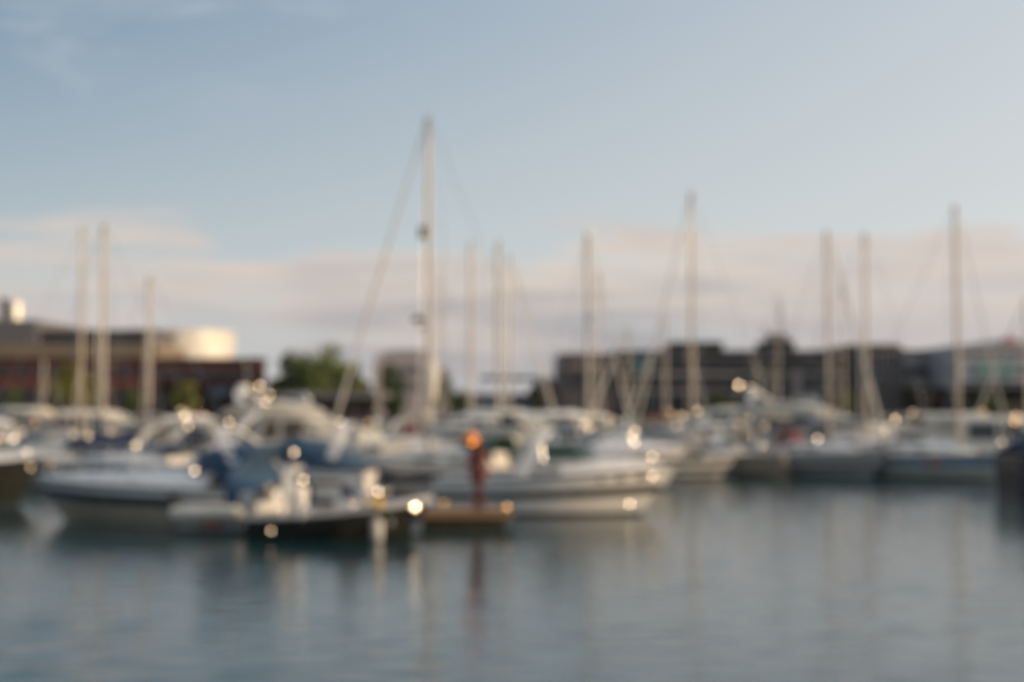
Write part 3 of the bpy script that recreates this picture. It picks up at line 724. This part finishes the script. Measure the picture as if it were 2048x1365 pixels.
# ------------------------------------------------------------------ masts and boats further back
def far_rows():
    S = [  # mast px, distance, heading, top py, label, kwargs
     (206, 60, 168, 455, 'sailing boat on the left whose pale mast is the thicker of the tall pair', dict(mr=.15, mastm=ALUW, cover=CREAMC, L=8.6, furl=False)),
     (163, 67, 12, 460, 'sailing boat on the left with the thinner grey mast of the tall pair', dict(mr=.11, cover=NAVYC, furl=False)),
     (298, 58.5, 172, 560, 'sailing boat with a short stout mast right of the tall pair on the left', dict(mr=.12, mastm=ALUW, cover=CREAMC, L=7, spreaders=1, furl=False)),
     (88, 76, 10, 722, 'small sailing boat with a very short mast near the left edge', dict(mr=.09, cover=NAVYC, L=6, spreaders=1, furl=False)),
     (880, 104, 170, 560, 'distant sailing boat with a thin mast just right of the tallest mast', dict(mr=.09, cover=None, furl=False)),
     (942, 84, 14, 488, 'distant sailing boat with a tall grey mast above the orange lamp', dict(mr=.14, cover=NAVYC, furl=False)),
     (997, 78, 172, 488, 'distant sailing boat with the broad pale mast right of the orange lamp', dict(mr=.16, mastm=ALUW, cover=CREAMC, L=9, furl=False)),
     (1019, 88, -8, 515, 'distant sailing boat with a slanting furled sail in the open gap at the centre', dict(mr=.11, cover=BLUEC, furl_r=.10)),
     (1176, 64.5, -55, 468, 'sailing boat with a bright mast in front of the left end of the black building', dict(mr=.16, mastm=ALUW, cover=CREAMC, L=8.2, furl_r=.05)),
     (1196, 96, 172, 548, 'distant sailing boat whose thin mast stands close behind the bright one', dict(mr=.09, cover=None, furl=False)),
     (1330, 90, 174, 640, 'distant small sailing boat with a short mast before the black building', dict(mr=.10, cover=GREYC, L=7)),
     (1686, 92, 10, 560, 'distant sailing boat with a thin mast right of the dark hulled sailing boat', dict(mr=.08, cover=None, furl=False)),
     (1732, 70, -24, 470, 'sailing boat with a tall thin mast behind the bow of the large white yacht', dict(mr=.11, cover=GREYC, furl=False, L=8.4)),
     (2052, 72, 165, 600, 'sailing boat at the right edge with its mast just out of view', dict(mr=.10, cover=BLUEC, L=7.4)),
     (1556, 98, 8, 590, 'distant sailing boat with a very thin mast in front of the black building', dict(mr=.06, cover=None, furl=False, L=7)),
     (758, 92, 6, 705, 'distant little sailing boat between the two dark trees', dict(mr=.08, cover=NAVYC, L=6.4, spreaders=1, furl=False)),
     (1256, 84, 176, 655, 'distant sailing boat with a short mast left of the small one by the black building', dict(mr=.08, cover=CREAMC, L=6.8, furl_r=.09)),
    ]
    for px, Y, hd, top, lab, kw in S:
        k = dict(L=7.8, B=2.7, fs=1.0, fb=1.3, hood=rnd.choice([NAVYC, GREYC, CREAMC, BLUEC, None]), stripe=rnd.choice([NAVY, BLUEH, BLACKH]), detail=Y < 65)
        k.update(kw); sailboat(px, Y, hd, lab, Z(top, Y), **k)
    M = [ # px, Y, heading, label, kwargs
     ('y', 215, 74, 8, 'far white cabin yacht between the tall pair of masts and the short stout one', dict(L=8, fs=1.1, fb=1.4, fly=False)),
     ('c', 62, 64, 172, 'white cruiser with a grey canvas second from the left edge', dict(canvas=GREYC, cover='full', archm=None)),
     ('c', 128, 71, 6, 'white bimini boat far back on the left beside the short mast', dict(canvas=CREAMC, cover='bimini', archm=None)),
     ('c', 250, 62, 174, 'cruiser with a navy cover behind the mast pair on the left', dict(canvas=NAVYC, cover='full', archm=GEL)),
     ('c', 430, 64, 10, 'white hardtop cruiser in front of the dark red building', dict(cover='hardtop', archm=None)),
     ('c', 395, 82, 172, 'far cruiser with a cream canvas before the dark red building', dict(canvas=CREAMC, cover='full')),
     ('c', 330, 92, 2, 'far white cruiser tucked under the short stout mast', dict(canvas=GREYC, cover='bimini', archm=None)),
     ('y', 20, 88, 174, 'far white yacht below the left end of the red building', dict(L=8, fly=False)),
     ('c', 770, 63, 4, 'white cruiser with a green cover left of the tallest mast', dict(canvas=GREENC, cover='full', archm=None, L=6.6)),
     ('c', 905, 68, 176, 'cream hardtop cruiser right behind the tallest mast', dict(cover='hardtop', archm=None, hullm=CREAM, L=6.6)),
     ('c', 700, 80, 172, 'far cruiser with an olive cover before the grey low roof', dict(canvas=OLIVEC, cover='full')),
     ('c', 850, 84, 5, 'far cruiser with a burgundy cover before the pale domed building', dict(canvas=BURGC, cover='full')),
     ('y', 1035, 72, -12, 'white cabin yacht far back in the open gap at the centre', dict(L=8, fs=1.1, fb=1.5, fly=False)),
     ('c', 1085, 90, 176, 'far cruiser with a navy cover at the right end of the open gap', dict(canvas=NAVYC, cover='full')),
     ('c', 955, 98, 2, 'far cruiser with a cream cover at the left end of the open gap', dict(canvas=CREAMC, cover='full')),
     ('c', 1290, 70, 170, 'white cruiser with a grey cover left of the cream covered sailing boat', dict(canvas=GREYC, cover='full', L=6.8)),
     ('c', 1215, 80, 6, 'far white hardtop boat under the bright mast on the right', dict(cover='hardtop', archm=None)),
     ('c', 1345, 84, 3, 'far cruiser with a burgundy bimini before the black building', dict(canvas=BURGC, cover='bimini')),
     ('y', 1440, 86, 172, 'far white yacht before the middle of the black building', dict(L=9, fly=False)),
     ('c', 1500, 73, 176, 'white cruiser with a cream bimini under the large flybridge yacht', dict(canvas=CREAMC, cover='bimini', L=6.4)),
     ('c', 1484, 63, 6, 'small sand coloured motorboat with a hardtop beside the dark hulled sailing boat', dict(cover='hardtop', archm=None, hullm=SAND, L=4.8, B=2.0, fs=.8, fb=1.0)),
     ('c', 1560, 88, 8, 'far cruiser with a navy cover before the black building', dict(canvas=NAVYC, cover='full')),
     ('c', 1800, 80, 172, 'far cruiser with a burgundy cover below the grey windowed building', dict(canvas=BURGC, cover='full')),
     ('c', 1880, 92, 4, 'far white bimini boat below the white building', dict(canvas=CREAMC, cover='bimini')),
     ('y', 1950, 76, -10, 'white cabin yacht behind the mast of the blue sailing boat', dict(L=8.5, fly=False, fs=1.1, fb=1.5, top=1.8)),
     ('c', 1965, 64, 178, 'pale blue hulled cruiser with a cream cover by the blue sailing boat', dict(canvas=CREAMC, cover='full', hullm=mat('pale_blue_gelcoat', (.45, .55, .62), .3), L=5.8)),
     ('c', 2020, 95, 6, 'far cruiser with a grey cover near the right edge', dict(canvas=GREYC, cover='full')),
    ]
    for kd, px, Y, hd, lab, kw in M:
        if kd == 'y':
            k = dict(L=9, B=3.2, fs=1.2, fb=1.6, top=2.0); k.update(kw); t, H = yacht(px, Y, hd, lab, **k)
        else:
            k = dict(L=7.4, B=2.6, fs=1.05, fb=1.35, stripe=rnd.choice([NAVY, DKSTRIPE, BLUEH, GREYG]), hullm=GEL if 'white' in lab else rnd.choice([CREAM, SAND, CREAM])); k.update(kw); t, H = cruiser(px, Y, hd, lab, **k)
        for j in range(3):
            gx = px + rnd.uniform(-80, 80); gz = rnd.uniform(1.5, 2.8)
            py = 815 + (CAM_H - gz) * F / Y
            glint(t, gx, py, Y - 1, rnd.uniform(.02, .036) * Y / 60, rnd.choice([GLINT, GLINT, BRASS]), foot=1.3)  # added glint discs scattered over each far boat
far_rows()

def pontoons_far():
    def pt(x0, x1, y, w, label):
        t = thing('pontoon', label, 'pontoon', ((x0+x1)/2, y, 0), 0, 'pontoons of the marina')
        L = x1 - x0; d = MB(); d.box((0,0,.47), (L, w, .07)); d.build('decking', WOOD, t, smooth=False)
        f = MB(); k = int(L / 3)
        for i in range(k): f.box((-L/2 + L*(i+.5)/k, 0, .12), (L/k*.8, w*.85, .62))
        f.build('float', WEED, t, smooth=False)
        for i in range(max(2, int(L / 12))):
            p = MB(); x = -L/2 + 3 + i * 12; p.tube([(x, w/2+.2, -.6), (x, w/2+.2, 2.1)], .14, 10); p.lathe([(.16, 0), (.15, .1), (0, .22)], (x, w/2+.2, 2.08), 10)
            p.build('pile', mat('pile_timber', (.10, .08, .06), .85, var=.3), t)
    pt(-24, -1.6, 60.5+5.0, 1.6, 'long pontoon among the boats on the left side')
    pt(6, 40, 62.6+2.4, 1.6, 'long pontoon behind the row of boats on the right side')
    pt(-38, 44, 100, 2.0, 'farthest pontoon, running across the whole harbour before the quay')
pontoons_far()

# ------------------------------------------------------------------ quay buildings
def window_mesh(w, h, gm, fm, name='window', mull=1):
    mb = MB(); mb.box((0, 0, 0), (w, .06, h), 0)
    e = .07
    for s in (-1, 1):
        mb.box((s*(w/2+e/2), -.03, 0), (e, .14, h + 2*e), 1); mb.box((0, -.03, s*(h/2+e/2)), (w, .14, e), 1)
    for i in range(mull): mb.box((-w/2 + w*(i+1)/(mull+1), -.02, 0), (.05, .12, h), 1)
    return mb.build(name, [gm, fm], None, smooth=False)
def win_grid(root, w, h, xs, zs, yface, gm, fm, name='window', mull=1):
    src = None
    for z in zs:
        for x in xs:
            if src is None: o = window_mesh(w, h, gm, fm, name, mull); src = o
            else: o = src.copy(); C.objects.link(o)
            o.parent = root; o.location = (x, yface - .035, z)
def lin(a, b, n): return [a + (b - a) * (i + .5) / n for i in range(n)]
BRICK = mat('dark_red_brick', (.17, .046, .036), .8, var=.25, scale=2)
DARKW = mat('dark_render', (.045, .04, .037), .7, var=.2, scale=1)
BLK = mat('black_cladding', (.026, .026, .030), .55, var=.25, scale=.6)
BEIGE = mat('beige_band', (.22, .17, .12), .7, var=.12)
GREYR = mat('grey_roofing', (.14, .135, .145), .6, var=.12)
PALEG = mat('pale_grey_cladding', (.32, .315, .33), .5, var=.1)
WHITEB = mat('white_cladding', (.36, .37, .40), .5, var=.08)
PINKG = mat('pinkish_render', (.26, .21, .21), .7, var=.15)
WGL = mat('dark_window_glass', (.025, .03, .04), .08, var=.3)
TEAL = mat('teal_glass', (.05, .12, .14), .15, var=.2)
AQUA = mat('aqua_glass', (.16, .26, .26), .3, var=.15)
FRM = mat('window_frame_grey', (.085, .08, .082), .5)
SATIN = mat('cream_metal_cladding', (.68, .66, .61), .6, .15, var=.12, scale=.8)
G0 = 1.2
def bx(root, px0, px1, py0, py1, Y, dep, m, name, dz0=None, bevel=0):
    """block seen between photo columns px0..px1 and rows py0 (top)..py1 (bottom), front face at distance Y; root sits at (0, Y0, G0)"""
    x0, x1 = X(px0, Y), X(px1, Y); z1 = Z(py0, Y); z0 = Z(py1, Y) if py1 else G0
    mb = MB(); mb.box(((x0+x1)/2 - root.location.x, Y + dep/2 - root.location.y, (z0+z1)/2 - root.location.z), (x1-x0, dep, z1-z0))
    return mb.build(name, m, root, smooth=False, bevel=bevel)
def buildings():
    Y = 165
    # ---- left complex
    t = thing('waterfront_building', 'long dark red brick building with a grey upper storey and beige band on the left', 'building', (X(140, Y), Y, G0))
    ox = t.location.x
    bx(t, -260, 312, 712, None, Y, 26, BRICK, 'wall')
    bx(t, -262, 314, 688, 716, Y - .5, 27, BEIGE, 'roof_band')
    bx(t, 70, 300, 664, 689, Y + 2, 20, GREYR, 'upper_storey'); bx(t, -260, 74, 640, 689, Y + 1, 20, GREYR, 'plant_room')
    bx(t, 68, 306, 660, 666, Y + 1.5, 22, FRM, 'roof')
    win_grid(t, 1.5, 1.3, [x - ox for x in lin(X(-255, Y), X(308, Y), 14)], [Z(742, Y) - G0], 0, WGL, FRM, mull=1)
    win_grid(t, 1.9, 2.1, [x - ox for x in lin(X(-255, Y), X(308, Y), 14)], [Z(795, Y) - G0], 0, WGL, FRM, name='shopfront', mull=2)
    win_grid(t, 1.4, .6, [x - ox for x in lin(X(80, Y), X(292, Y), 7)], [Z(678, Y) - G0], 2, WGL, FRM, name='clerestory')
    fl = MB(); fl.lathe([(1.0, 0), (1.0, 2.0), (.85, 2.2), (0, 2.25)], (X(27, Y+8) - ox, 8, Z(640, Y+8) - G0), 20); fl.build('flue', mat('flue_metal', (.75, .72, .66), .5, .5), t)
    f2 = MB(); f2.lathe([(.35, 0), (.35, 2.2), (.6, 2.25), (.6, 2.5), (0, 2.6)], (X(11, Y+8) - ox, 7, Z(640, Y+8) - G0), 12); f2.build('chimney', BLK, t)
    # drum
    t2 = thing('drum_building', 'curved cream clad building flashing in the sun above the dark red brick block', 'building', (X(315, 178), 186, G0))
    mb = MB(); r = X(444, 178) - X(315, 178); zt = Z(664, 180) - G0
    n = 40; rg = []
    for z in (0, zt): rg.append([Vector((r*math.cos(2*math.pi*k/n), r*.9*math.sin(2*math.pi*k/n), z)) for k in range(n)])
    mb.rings(rg, 0); mb.build('wall', SATIN, t2, angle=40)
    rb = MB()
    for zz in (zt, ): rb.rings([[Vector((r*1.015*math.cos(2*math.pi*k/n), r*.915*math.sin(2*math.pi*k/n), z)) for k in range(n)] for z in (zz, zz + .3)], 0)
    rb.build('parapet', SATIN, t2, angle=40)
    # red brick block in front
    t3 = thing('brick_block', 'dark red brick block with a dark ground floor before the curved cream building', 'building', (X(415, 156), 156, G0))
    ox = t3.location.x
    bx(t3, 300, 521, 722, 768, 156, 3.4, BRICK, 'wall'); bx(t3, 298, 523, 716, 722.5, 155.6, 4.4, BLK, 'roof')
    bx(t3, 302, 519, 767.5, None, 157.5, 1.7, DARKW, 'ground_floor')
    for px in (303, 350, 400, 452, 515): bx(t3, px, px + 5, 767, None, 156.3, .5, BRICK, 'column')
    win_grid(t3, 1.5, 1.1, [x - ox for x in lin(X(310, 156), X(515, 156), 6)], [Z(748, 156) - G0], 0, WGL, FRM)
    win_grid(t3, 1.7, 2.0, [x - ox for x in lin(X(310, 160), X(515, 160), 5)], [Z(800, 160) - G0], 1.5, WGL, FRM, name='shopfront')
    sg = MB(); sg.box((X(440, 155) - ox, -.3, Z(782, 155) - G0), (2.0, .1, 1.0)); sg.build('sign_panel', mat('blue_grey_panel', (.12, .16, .20), .5), t3, smooth=False)
    # ---- low grey roof
    t4 = thing('boat_shed', 'low open shed with a flat grey roof in front of the round green trees', 'shed', (X(650, 140), 140, G0))
    bx(t4, 535, 768, 783, 797, 140, 9, PALEG if False else mat('shed_roof_grey', (.15, .15, .145), .6), 'roof')
    bx(t4, 545, 760, 797, None, 147, 1, DARKW, 'wall')
    for px in (540, 595, 650, 705, 758): bx(t4, px, px + 4, 797, None, 140.4, .3, FRM, 'column')
    # ---- pale domed building
    t5 = thing('domed_building', 'hazy pale building with a rounded top behind the tall mast', 'building', (X(802, 230), 236, G0))
    r = (X(856, 230) - X(748, 230)) / 2; mb = MB(); zt = Z(700, 230) - G0
    prof = [(-r, 0), (-r, zt - 2.2), (-r*.93, zt - 1.3), (-r*.78, zt - .6), (-r*.5, zt - .15), (-r*.2, zt), (r*.7, zt), (r*.9, zt - .15), (r, zt - .6), (r, 0)]
    mb.rings([[Vector((x, y, z)) for x, z in prof] for y in (-6, 4)], 0); mb.build('wall', mat('haze_tinted_pink_render', (.36, .33, .335), .9, var=.04), t5, angle=30)  # distance haze is mixed into the wall colour
    win_grid(t5, 1.1, 1.2, [-r*.6, -r*.2, r*.2, r*.6], [zt - 3.4, zt - 6.0], -6, mat('haze_tinted_glass', (.14, .14, .15), .3), PINKG)  # glass colour lightened to carry the same haze
    # ---- central canopy and far sheds
    t6 = thing('quay_canopy', 'low white canopy with a thin dark roof line in the open gap at the centre', 'canopy', (X(1018, 175), 175, G0))
    bx(t6, 962, 1076, 753, 759, 175, 8, mat('slate_roof', (.12, .13, .15), .6), 'roof')
    for px in (966, 1000, 1036, 1070): bx(t6, px, px + 2.5, 759, None, 175.5, .25, PALEG, 'column')
    bx(t6, 968, 1070, 790, None, 182, .4, WHITEB, 'wall')
    t7 = thing('warehouse', 'low grey warehouse at the foot of the open gap', 'building', (X(990, 200), 200, G0))
    bx(t7, 890, 1130, 792, None, 200, 12, mat('warehouse_grey', (.2, .2, .21), .7), 'wall'); bx(t7, 888, 1132, 788, 793, 199.5, 13, GREYR, 'roof')
    # ---- black building on the right
    Y = 170
    t = thing('waterfront_building', 'long black flat roofed office building with roof plant boxes, right of centre', 'building', (X(1410, Y), Y, G0)); ox = t.location.x
    bx(t, 1232, 1706, 707, None, Y, 22, BLK, 'wall'); bx(t, 1228, 1708, 701, 708, Y - .5, 23, BLK, 'roof')
    bx(t, 1120, 1233, 708, None, Y - 1, 22, mat('dark_mauve_render', (.07, .062, .065), .7), 'side_wing'); bx(t, 1119, 1234, 706, 740, Y - 1.5, 22.4, PINKG, 'upper_storey')
    bx(t, 1343, 1446, 684, 702, Y + 4, 10, BLK, 'plant_room'); bx(t, 1527, 1590, 682, 702, Y + 4, 6, BLK, 'plant_room'); bx(t, 1540, 1575, 668, 683, Y + 5, 3, GREYR, 'plant_box')
    at = MB(); at.tube([(X(1545, Y+6) - ox, 6, Z(684, Y+6) - G0), (X(1528, Y+6) - ox, 6, Z(655, Y+6) - G0)], .12, 6); at.tube([(X(1562, Y+6) - ox, 6, Z(684, Y+6) - G0), (X(1562, Y+6) - ox, 6, Z(610, Y+6) - G0)], .1, 6); at.build('antenna', GREYR, t)
    bx(t, 1262, 1305, 708.5, 745, Y - .3, .25, TEAL, 'stair_glazing')
    bx(t, 1500, 1600, 734, 768, Y - .35, .3, mat('grey_green_band', (.10, .105, .095), .7), 'balcony_band'); bx(t, 1583, 1602, 740, 795, Y - .7, .3, PINKG, 'pilaster')
    for py in (712, 746, 782): bx(t, 1236, 1704, py, py + 4, Y - .12, .1, PALEG, 'spandrel')
    win_grid(t, 1.6, 1.5, [x - ox for x in lin(X(1310, Y), X(1495, Y), 8)], [Z(728, Y) - G0, Z(765, Y) - G0], 0, WGL, FRM)
    win_grid(t, 1.6, 1.5, [x - ox for x in lin(X(1608, Y), X(1700, Y), 4)], [Z(728, Y) - G0, Z(765, Y) - G0], 0, WGL, FRM)
    win_grid(t, 1.3, 1.2, [x - ox for x in lin(X(1124, Y), X(1228, Y), 4)], [Z(723, Y) - G0], -1.5, WGL, PINKG)
    win_grid(t, 1.3, 1.5, [x - ox for x in lin(X(1124, Y), X(1228, Y), 4)], [Z(765, Y) - G0], -1, WGL, FRM)
    win_grid(t, 2.0, 2.1, [x - ox for x in lin(X(1236, Y), X(1702, Y), 12)], [Z(802, Y) - G0], 0, WGL, FRM, name='shopfront')
    # grey windowed building
    t = thing('waterfront_building', 'dark grey building with two rows of windows at the right end of the black one', 'building', (X(1752, 168), 168, G0)); ox = t.location.x
    bx(t, 1704, 1804, 694, None, 168, 20, mat('warm_grey_render', (.105, .092, .088), .7, var=.25, scale=.6), 'wall'); bx(t, 1702, 1800, 688, 695, 167.6, 20.4, GREYR, 'roof')
    win_grid(t, 1.3, 1.4, [x - ox for x in lin(X(1708, 168), X(1798, 168), 4)], [Z(720, 168) - G0, Z(752, 168) - G0], 0, WGL, PALEG)
    # white building with ribbon windows
    t = thing('waterfront_building', 'pale building with one dark ribbon of windows, right of the masts', 'building', (X(1855, 172), 172, G0)); ox = t.location.x
    bx(t, 1803, 1918, 703, 775, 172, 18, PALEG, 'wall'); bx(t, 1802, 1919, 700, 704, 171.6, 19, GREYR, 'roof'); bx(t, 1806, 1915, 775, None, 174, 15, DARKW, 'ground_floor')
    win_grid(t, 1.35, .85, [x - ox for x in lin(X(1810, 172), X(1905, 172), 4)], [Z(743, 172) - G0], 0, WGL, FRM, mull=2)
    # bluish glazed building at the edge
    t = thing('waterfront_building', 'bluish white building with a wide aqua window band at the right edge', 'building', (X(2010, 160), 160, G0)); ox = t.location.x
    bx(t, 1916, 2180, 690, 775, 160, 20, WHITEB, 'wall'); bx(t, 1985, 2178, 681, 690.5, 161, 15, WHITEB, 'upper_storey'); bx(t, 1920, 2176, 775, None, 163, 14, DARKW, 'ground_floor')
    for py in (704, 764): bx(t, 1922, 2176, py, py + 7, 159.85, .12, WGL, 'window_ribbon')
    bx(t, 1952, 2032, 724, 756, 159.75, .3, AQUA, 'window_band'); bx(t, 2008, 2034, 676, 688, 160.5, .6, REDP, 'roof_sign_box')
    win_grid(t, 1.6, 1.2, [x - ox for x in lin(X(2045, 160), X(2175, 160), 4)], [Z(740, 160) - G0], 0, WGL, FRM)
buildings()

# ------------------------------------------------------------------ trees
def tree(px, Y, top_py, width_px, label, name='tree', shape='round', col=(.16, .20, .045), col2=(.07, .10, .025), n=2600, group='trees on the quay'):
    x = X(px, Y); ht = Z(top_py, Y) - G0; w = width_px / F * Y
    t = thing(name, label, 'tree', (x, Y, G0), rnd.uniform(0, 6), group)
    bark = mat('bark', (.09, .07, .05), .9)
    tr = MB(); tr.tube([(0,0,0), (.05, 0, ht*.3), (0, .1, ht*.62)], ht*.035 + .06, 8, r2=.06)
    for i in range(6):
        a = i * 1.05 + rnd.random(); z0 = ht * rnd.uniform(.22, .5)
        tr.tube([(0, 0, z0), (w*.2*math.cos(a), w*.2*math.sin(a), z0 + ht*.12), (w*.36*math.cos(a), w*.36*math.sin(a), z0 + ht*.27)], .09, 6, r2=.03)
    tr.build('trunk', bark, t)
    clumps = []
    for i in range(34):
        while True:
            p = Vector((rnd.uniform(-1, 1), rnd.uniform(-1, 1), rnd.uniform(-1, 1)))
            if p.length < 1: break
        if shape == 'round': q = Vector((p.x*w*.42, p.y*w*.42, ht*.60 + p.z*ht*.34)); r = w*.13 + .2
        else:
            k = (1 - (p.z + 1) / 2) ** .7; q = Vector((p.x*w*.42*k, p.y*w*.42*k, ht*.54 + p.z*ht*.42)); r = w*.13*(.4+k) + .1
        clumps.append((q, r * rnd.uniform(.7, 1.25)))
    mb = MB(); s = .17 + w * .008
    for i in range(n):
        q, r = rnd.choice(clumps); d = Vector((rnd.gauss(0, 1), rnd.gauss(0, 1), rnd.gauss(0, 1))).normalized() * r * rnd.uniform(.5, 1.05)
        c = q + d; a = Vector((rnd.gauss(0,1), rnd.gauss(0,1), rnd.gauss(0,1))).normalized(); b = a.cross(Vector((rnd.gauss(0,1), rnd.gauss(0,1), rnd.gauss(0,1)))).normalized()
        k = s * rnd.uniform(.7, 1.4); mb.add([c - a*k, c + b*k*.6, c + a*k, c - b*k*.6], [(0,1,2,3)])
    cm = mat('foliage_%d' % int(col[0]*1000 + col[1]*10000), col, .6, col2=col2, scale=.5)
    mb.build('crown', cm, t, smooth=False, recalc=False)
tree(640, 152, 688, 150, 'broad round green tree, the largest left of the tall mast')
tree(592, 158, 698, 96, 'smaller round tree leaning against the left side of the largest tree', col=(.10, .13, .03))
tree(694, 156, 720, 92, 'round tree at the right shoulder of the largest tree', col=(.13, .15, .04))
tree(560, 160, 756, 60, 'low yellow green bush tree beside the red brick block', col=(.20, .22, .03), col2=(.10, .12, .02))
tree(783, 150, 710, 84, 'dark conical tree standing alone before the domed building', shape='cone', col=(.07, .11, .04), col2=(.035, .06, .025), n=2200)
tree(888, 158, 734, 60, 'slender olive tree just right of the tall mast', shape='cone', col=(.11, .12, .05), n=1600)
tree(145, 148, 730, 92, 'yellow green tree before the red building on the left', col=(.20, .19, .04), col2=(.11, .11, .02))
tree(372, 146, 760, 50, 'small yellow green tree before the brick block', col=(.20, .20, .03), col2=(.10, .11, .02), n=1300)
tree(195, 150, 742, 46, 'small tree right beside the larger yellow green one on the left', col=(.18, .17, .04), col2=(.10, .10, .02), n=1300)
tree(30, 147, 778, 44, 'dark green shrub tree near the left edge', col=(.05, .08, .025), n=1100)
tree(270, 146, 772, 34, 'tiny green tree behind the short stout mast', col=(.06, .10, .025), n=900)
tree(1092, 165, 748, 48, 'dark bare looking tree at the left end of the black building', col=(.06, .05, .04), col2=(.03, .025, .02), n=1300)
tree(1070, 170, 770, 34, 'low dark bush tree at the right end of the quay canopy', col=(.06, .055, .04), n=900)
tree(925, 168, 776, 40, 'low bush tree at the left end of the quay canopy', col=(.055, .06, .035), n=900)
tree(1840, 150, 782, 60, 'low brown green tree below the pale ribbon windowed building', col=(.06, .05, .028), n=1200)
tree(1440, 152, 785, 70, 'low dark olive tree before the black building', col=(.045, .045, .02), n=1200)
tree(1690, 150, 780, 56, 'low dark tree before the grey windowed building', col=(.035, .04, .02), n=1100)
tree(1975, 148, 784, 60, 'low dark tree below the aqua window band', col=(.035, .04, .025), n=1100)
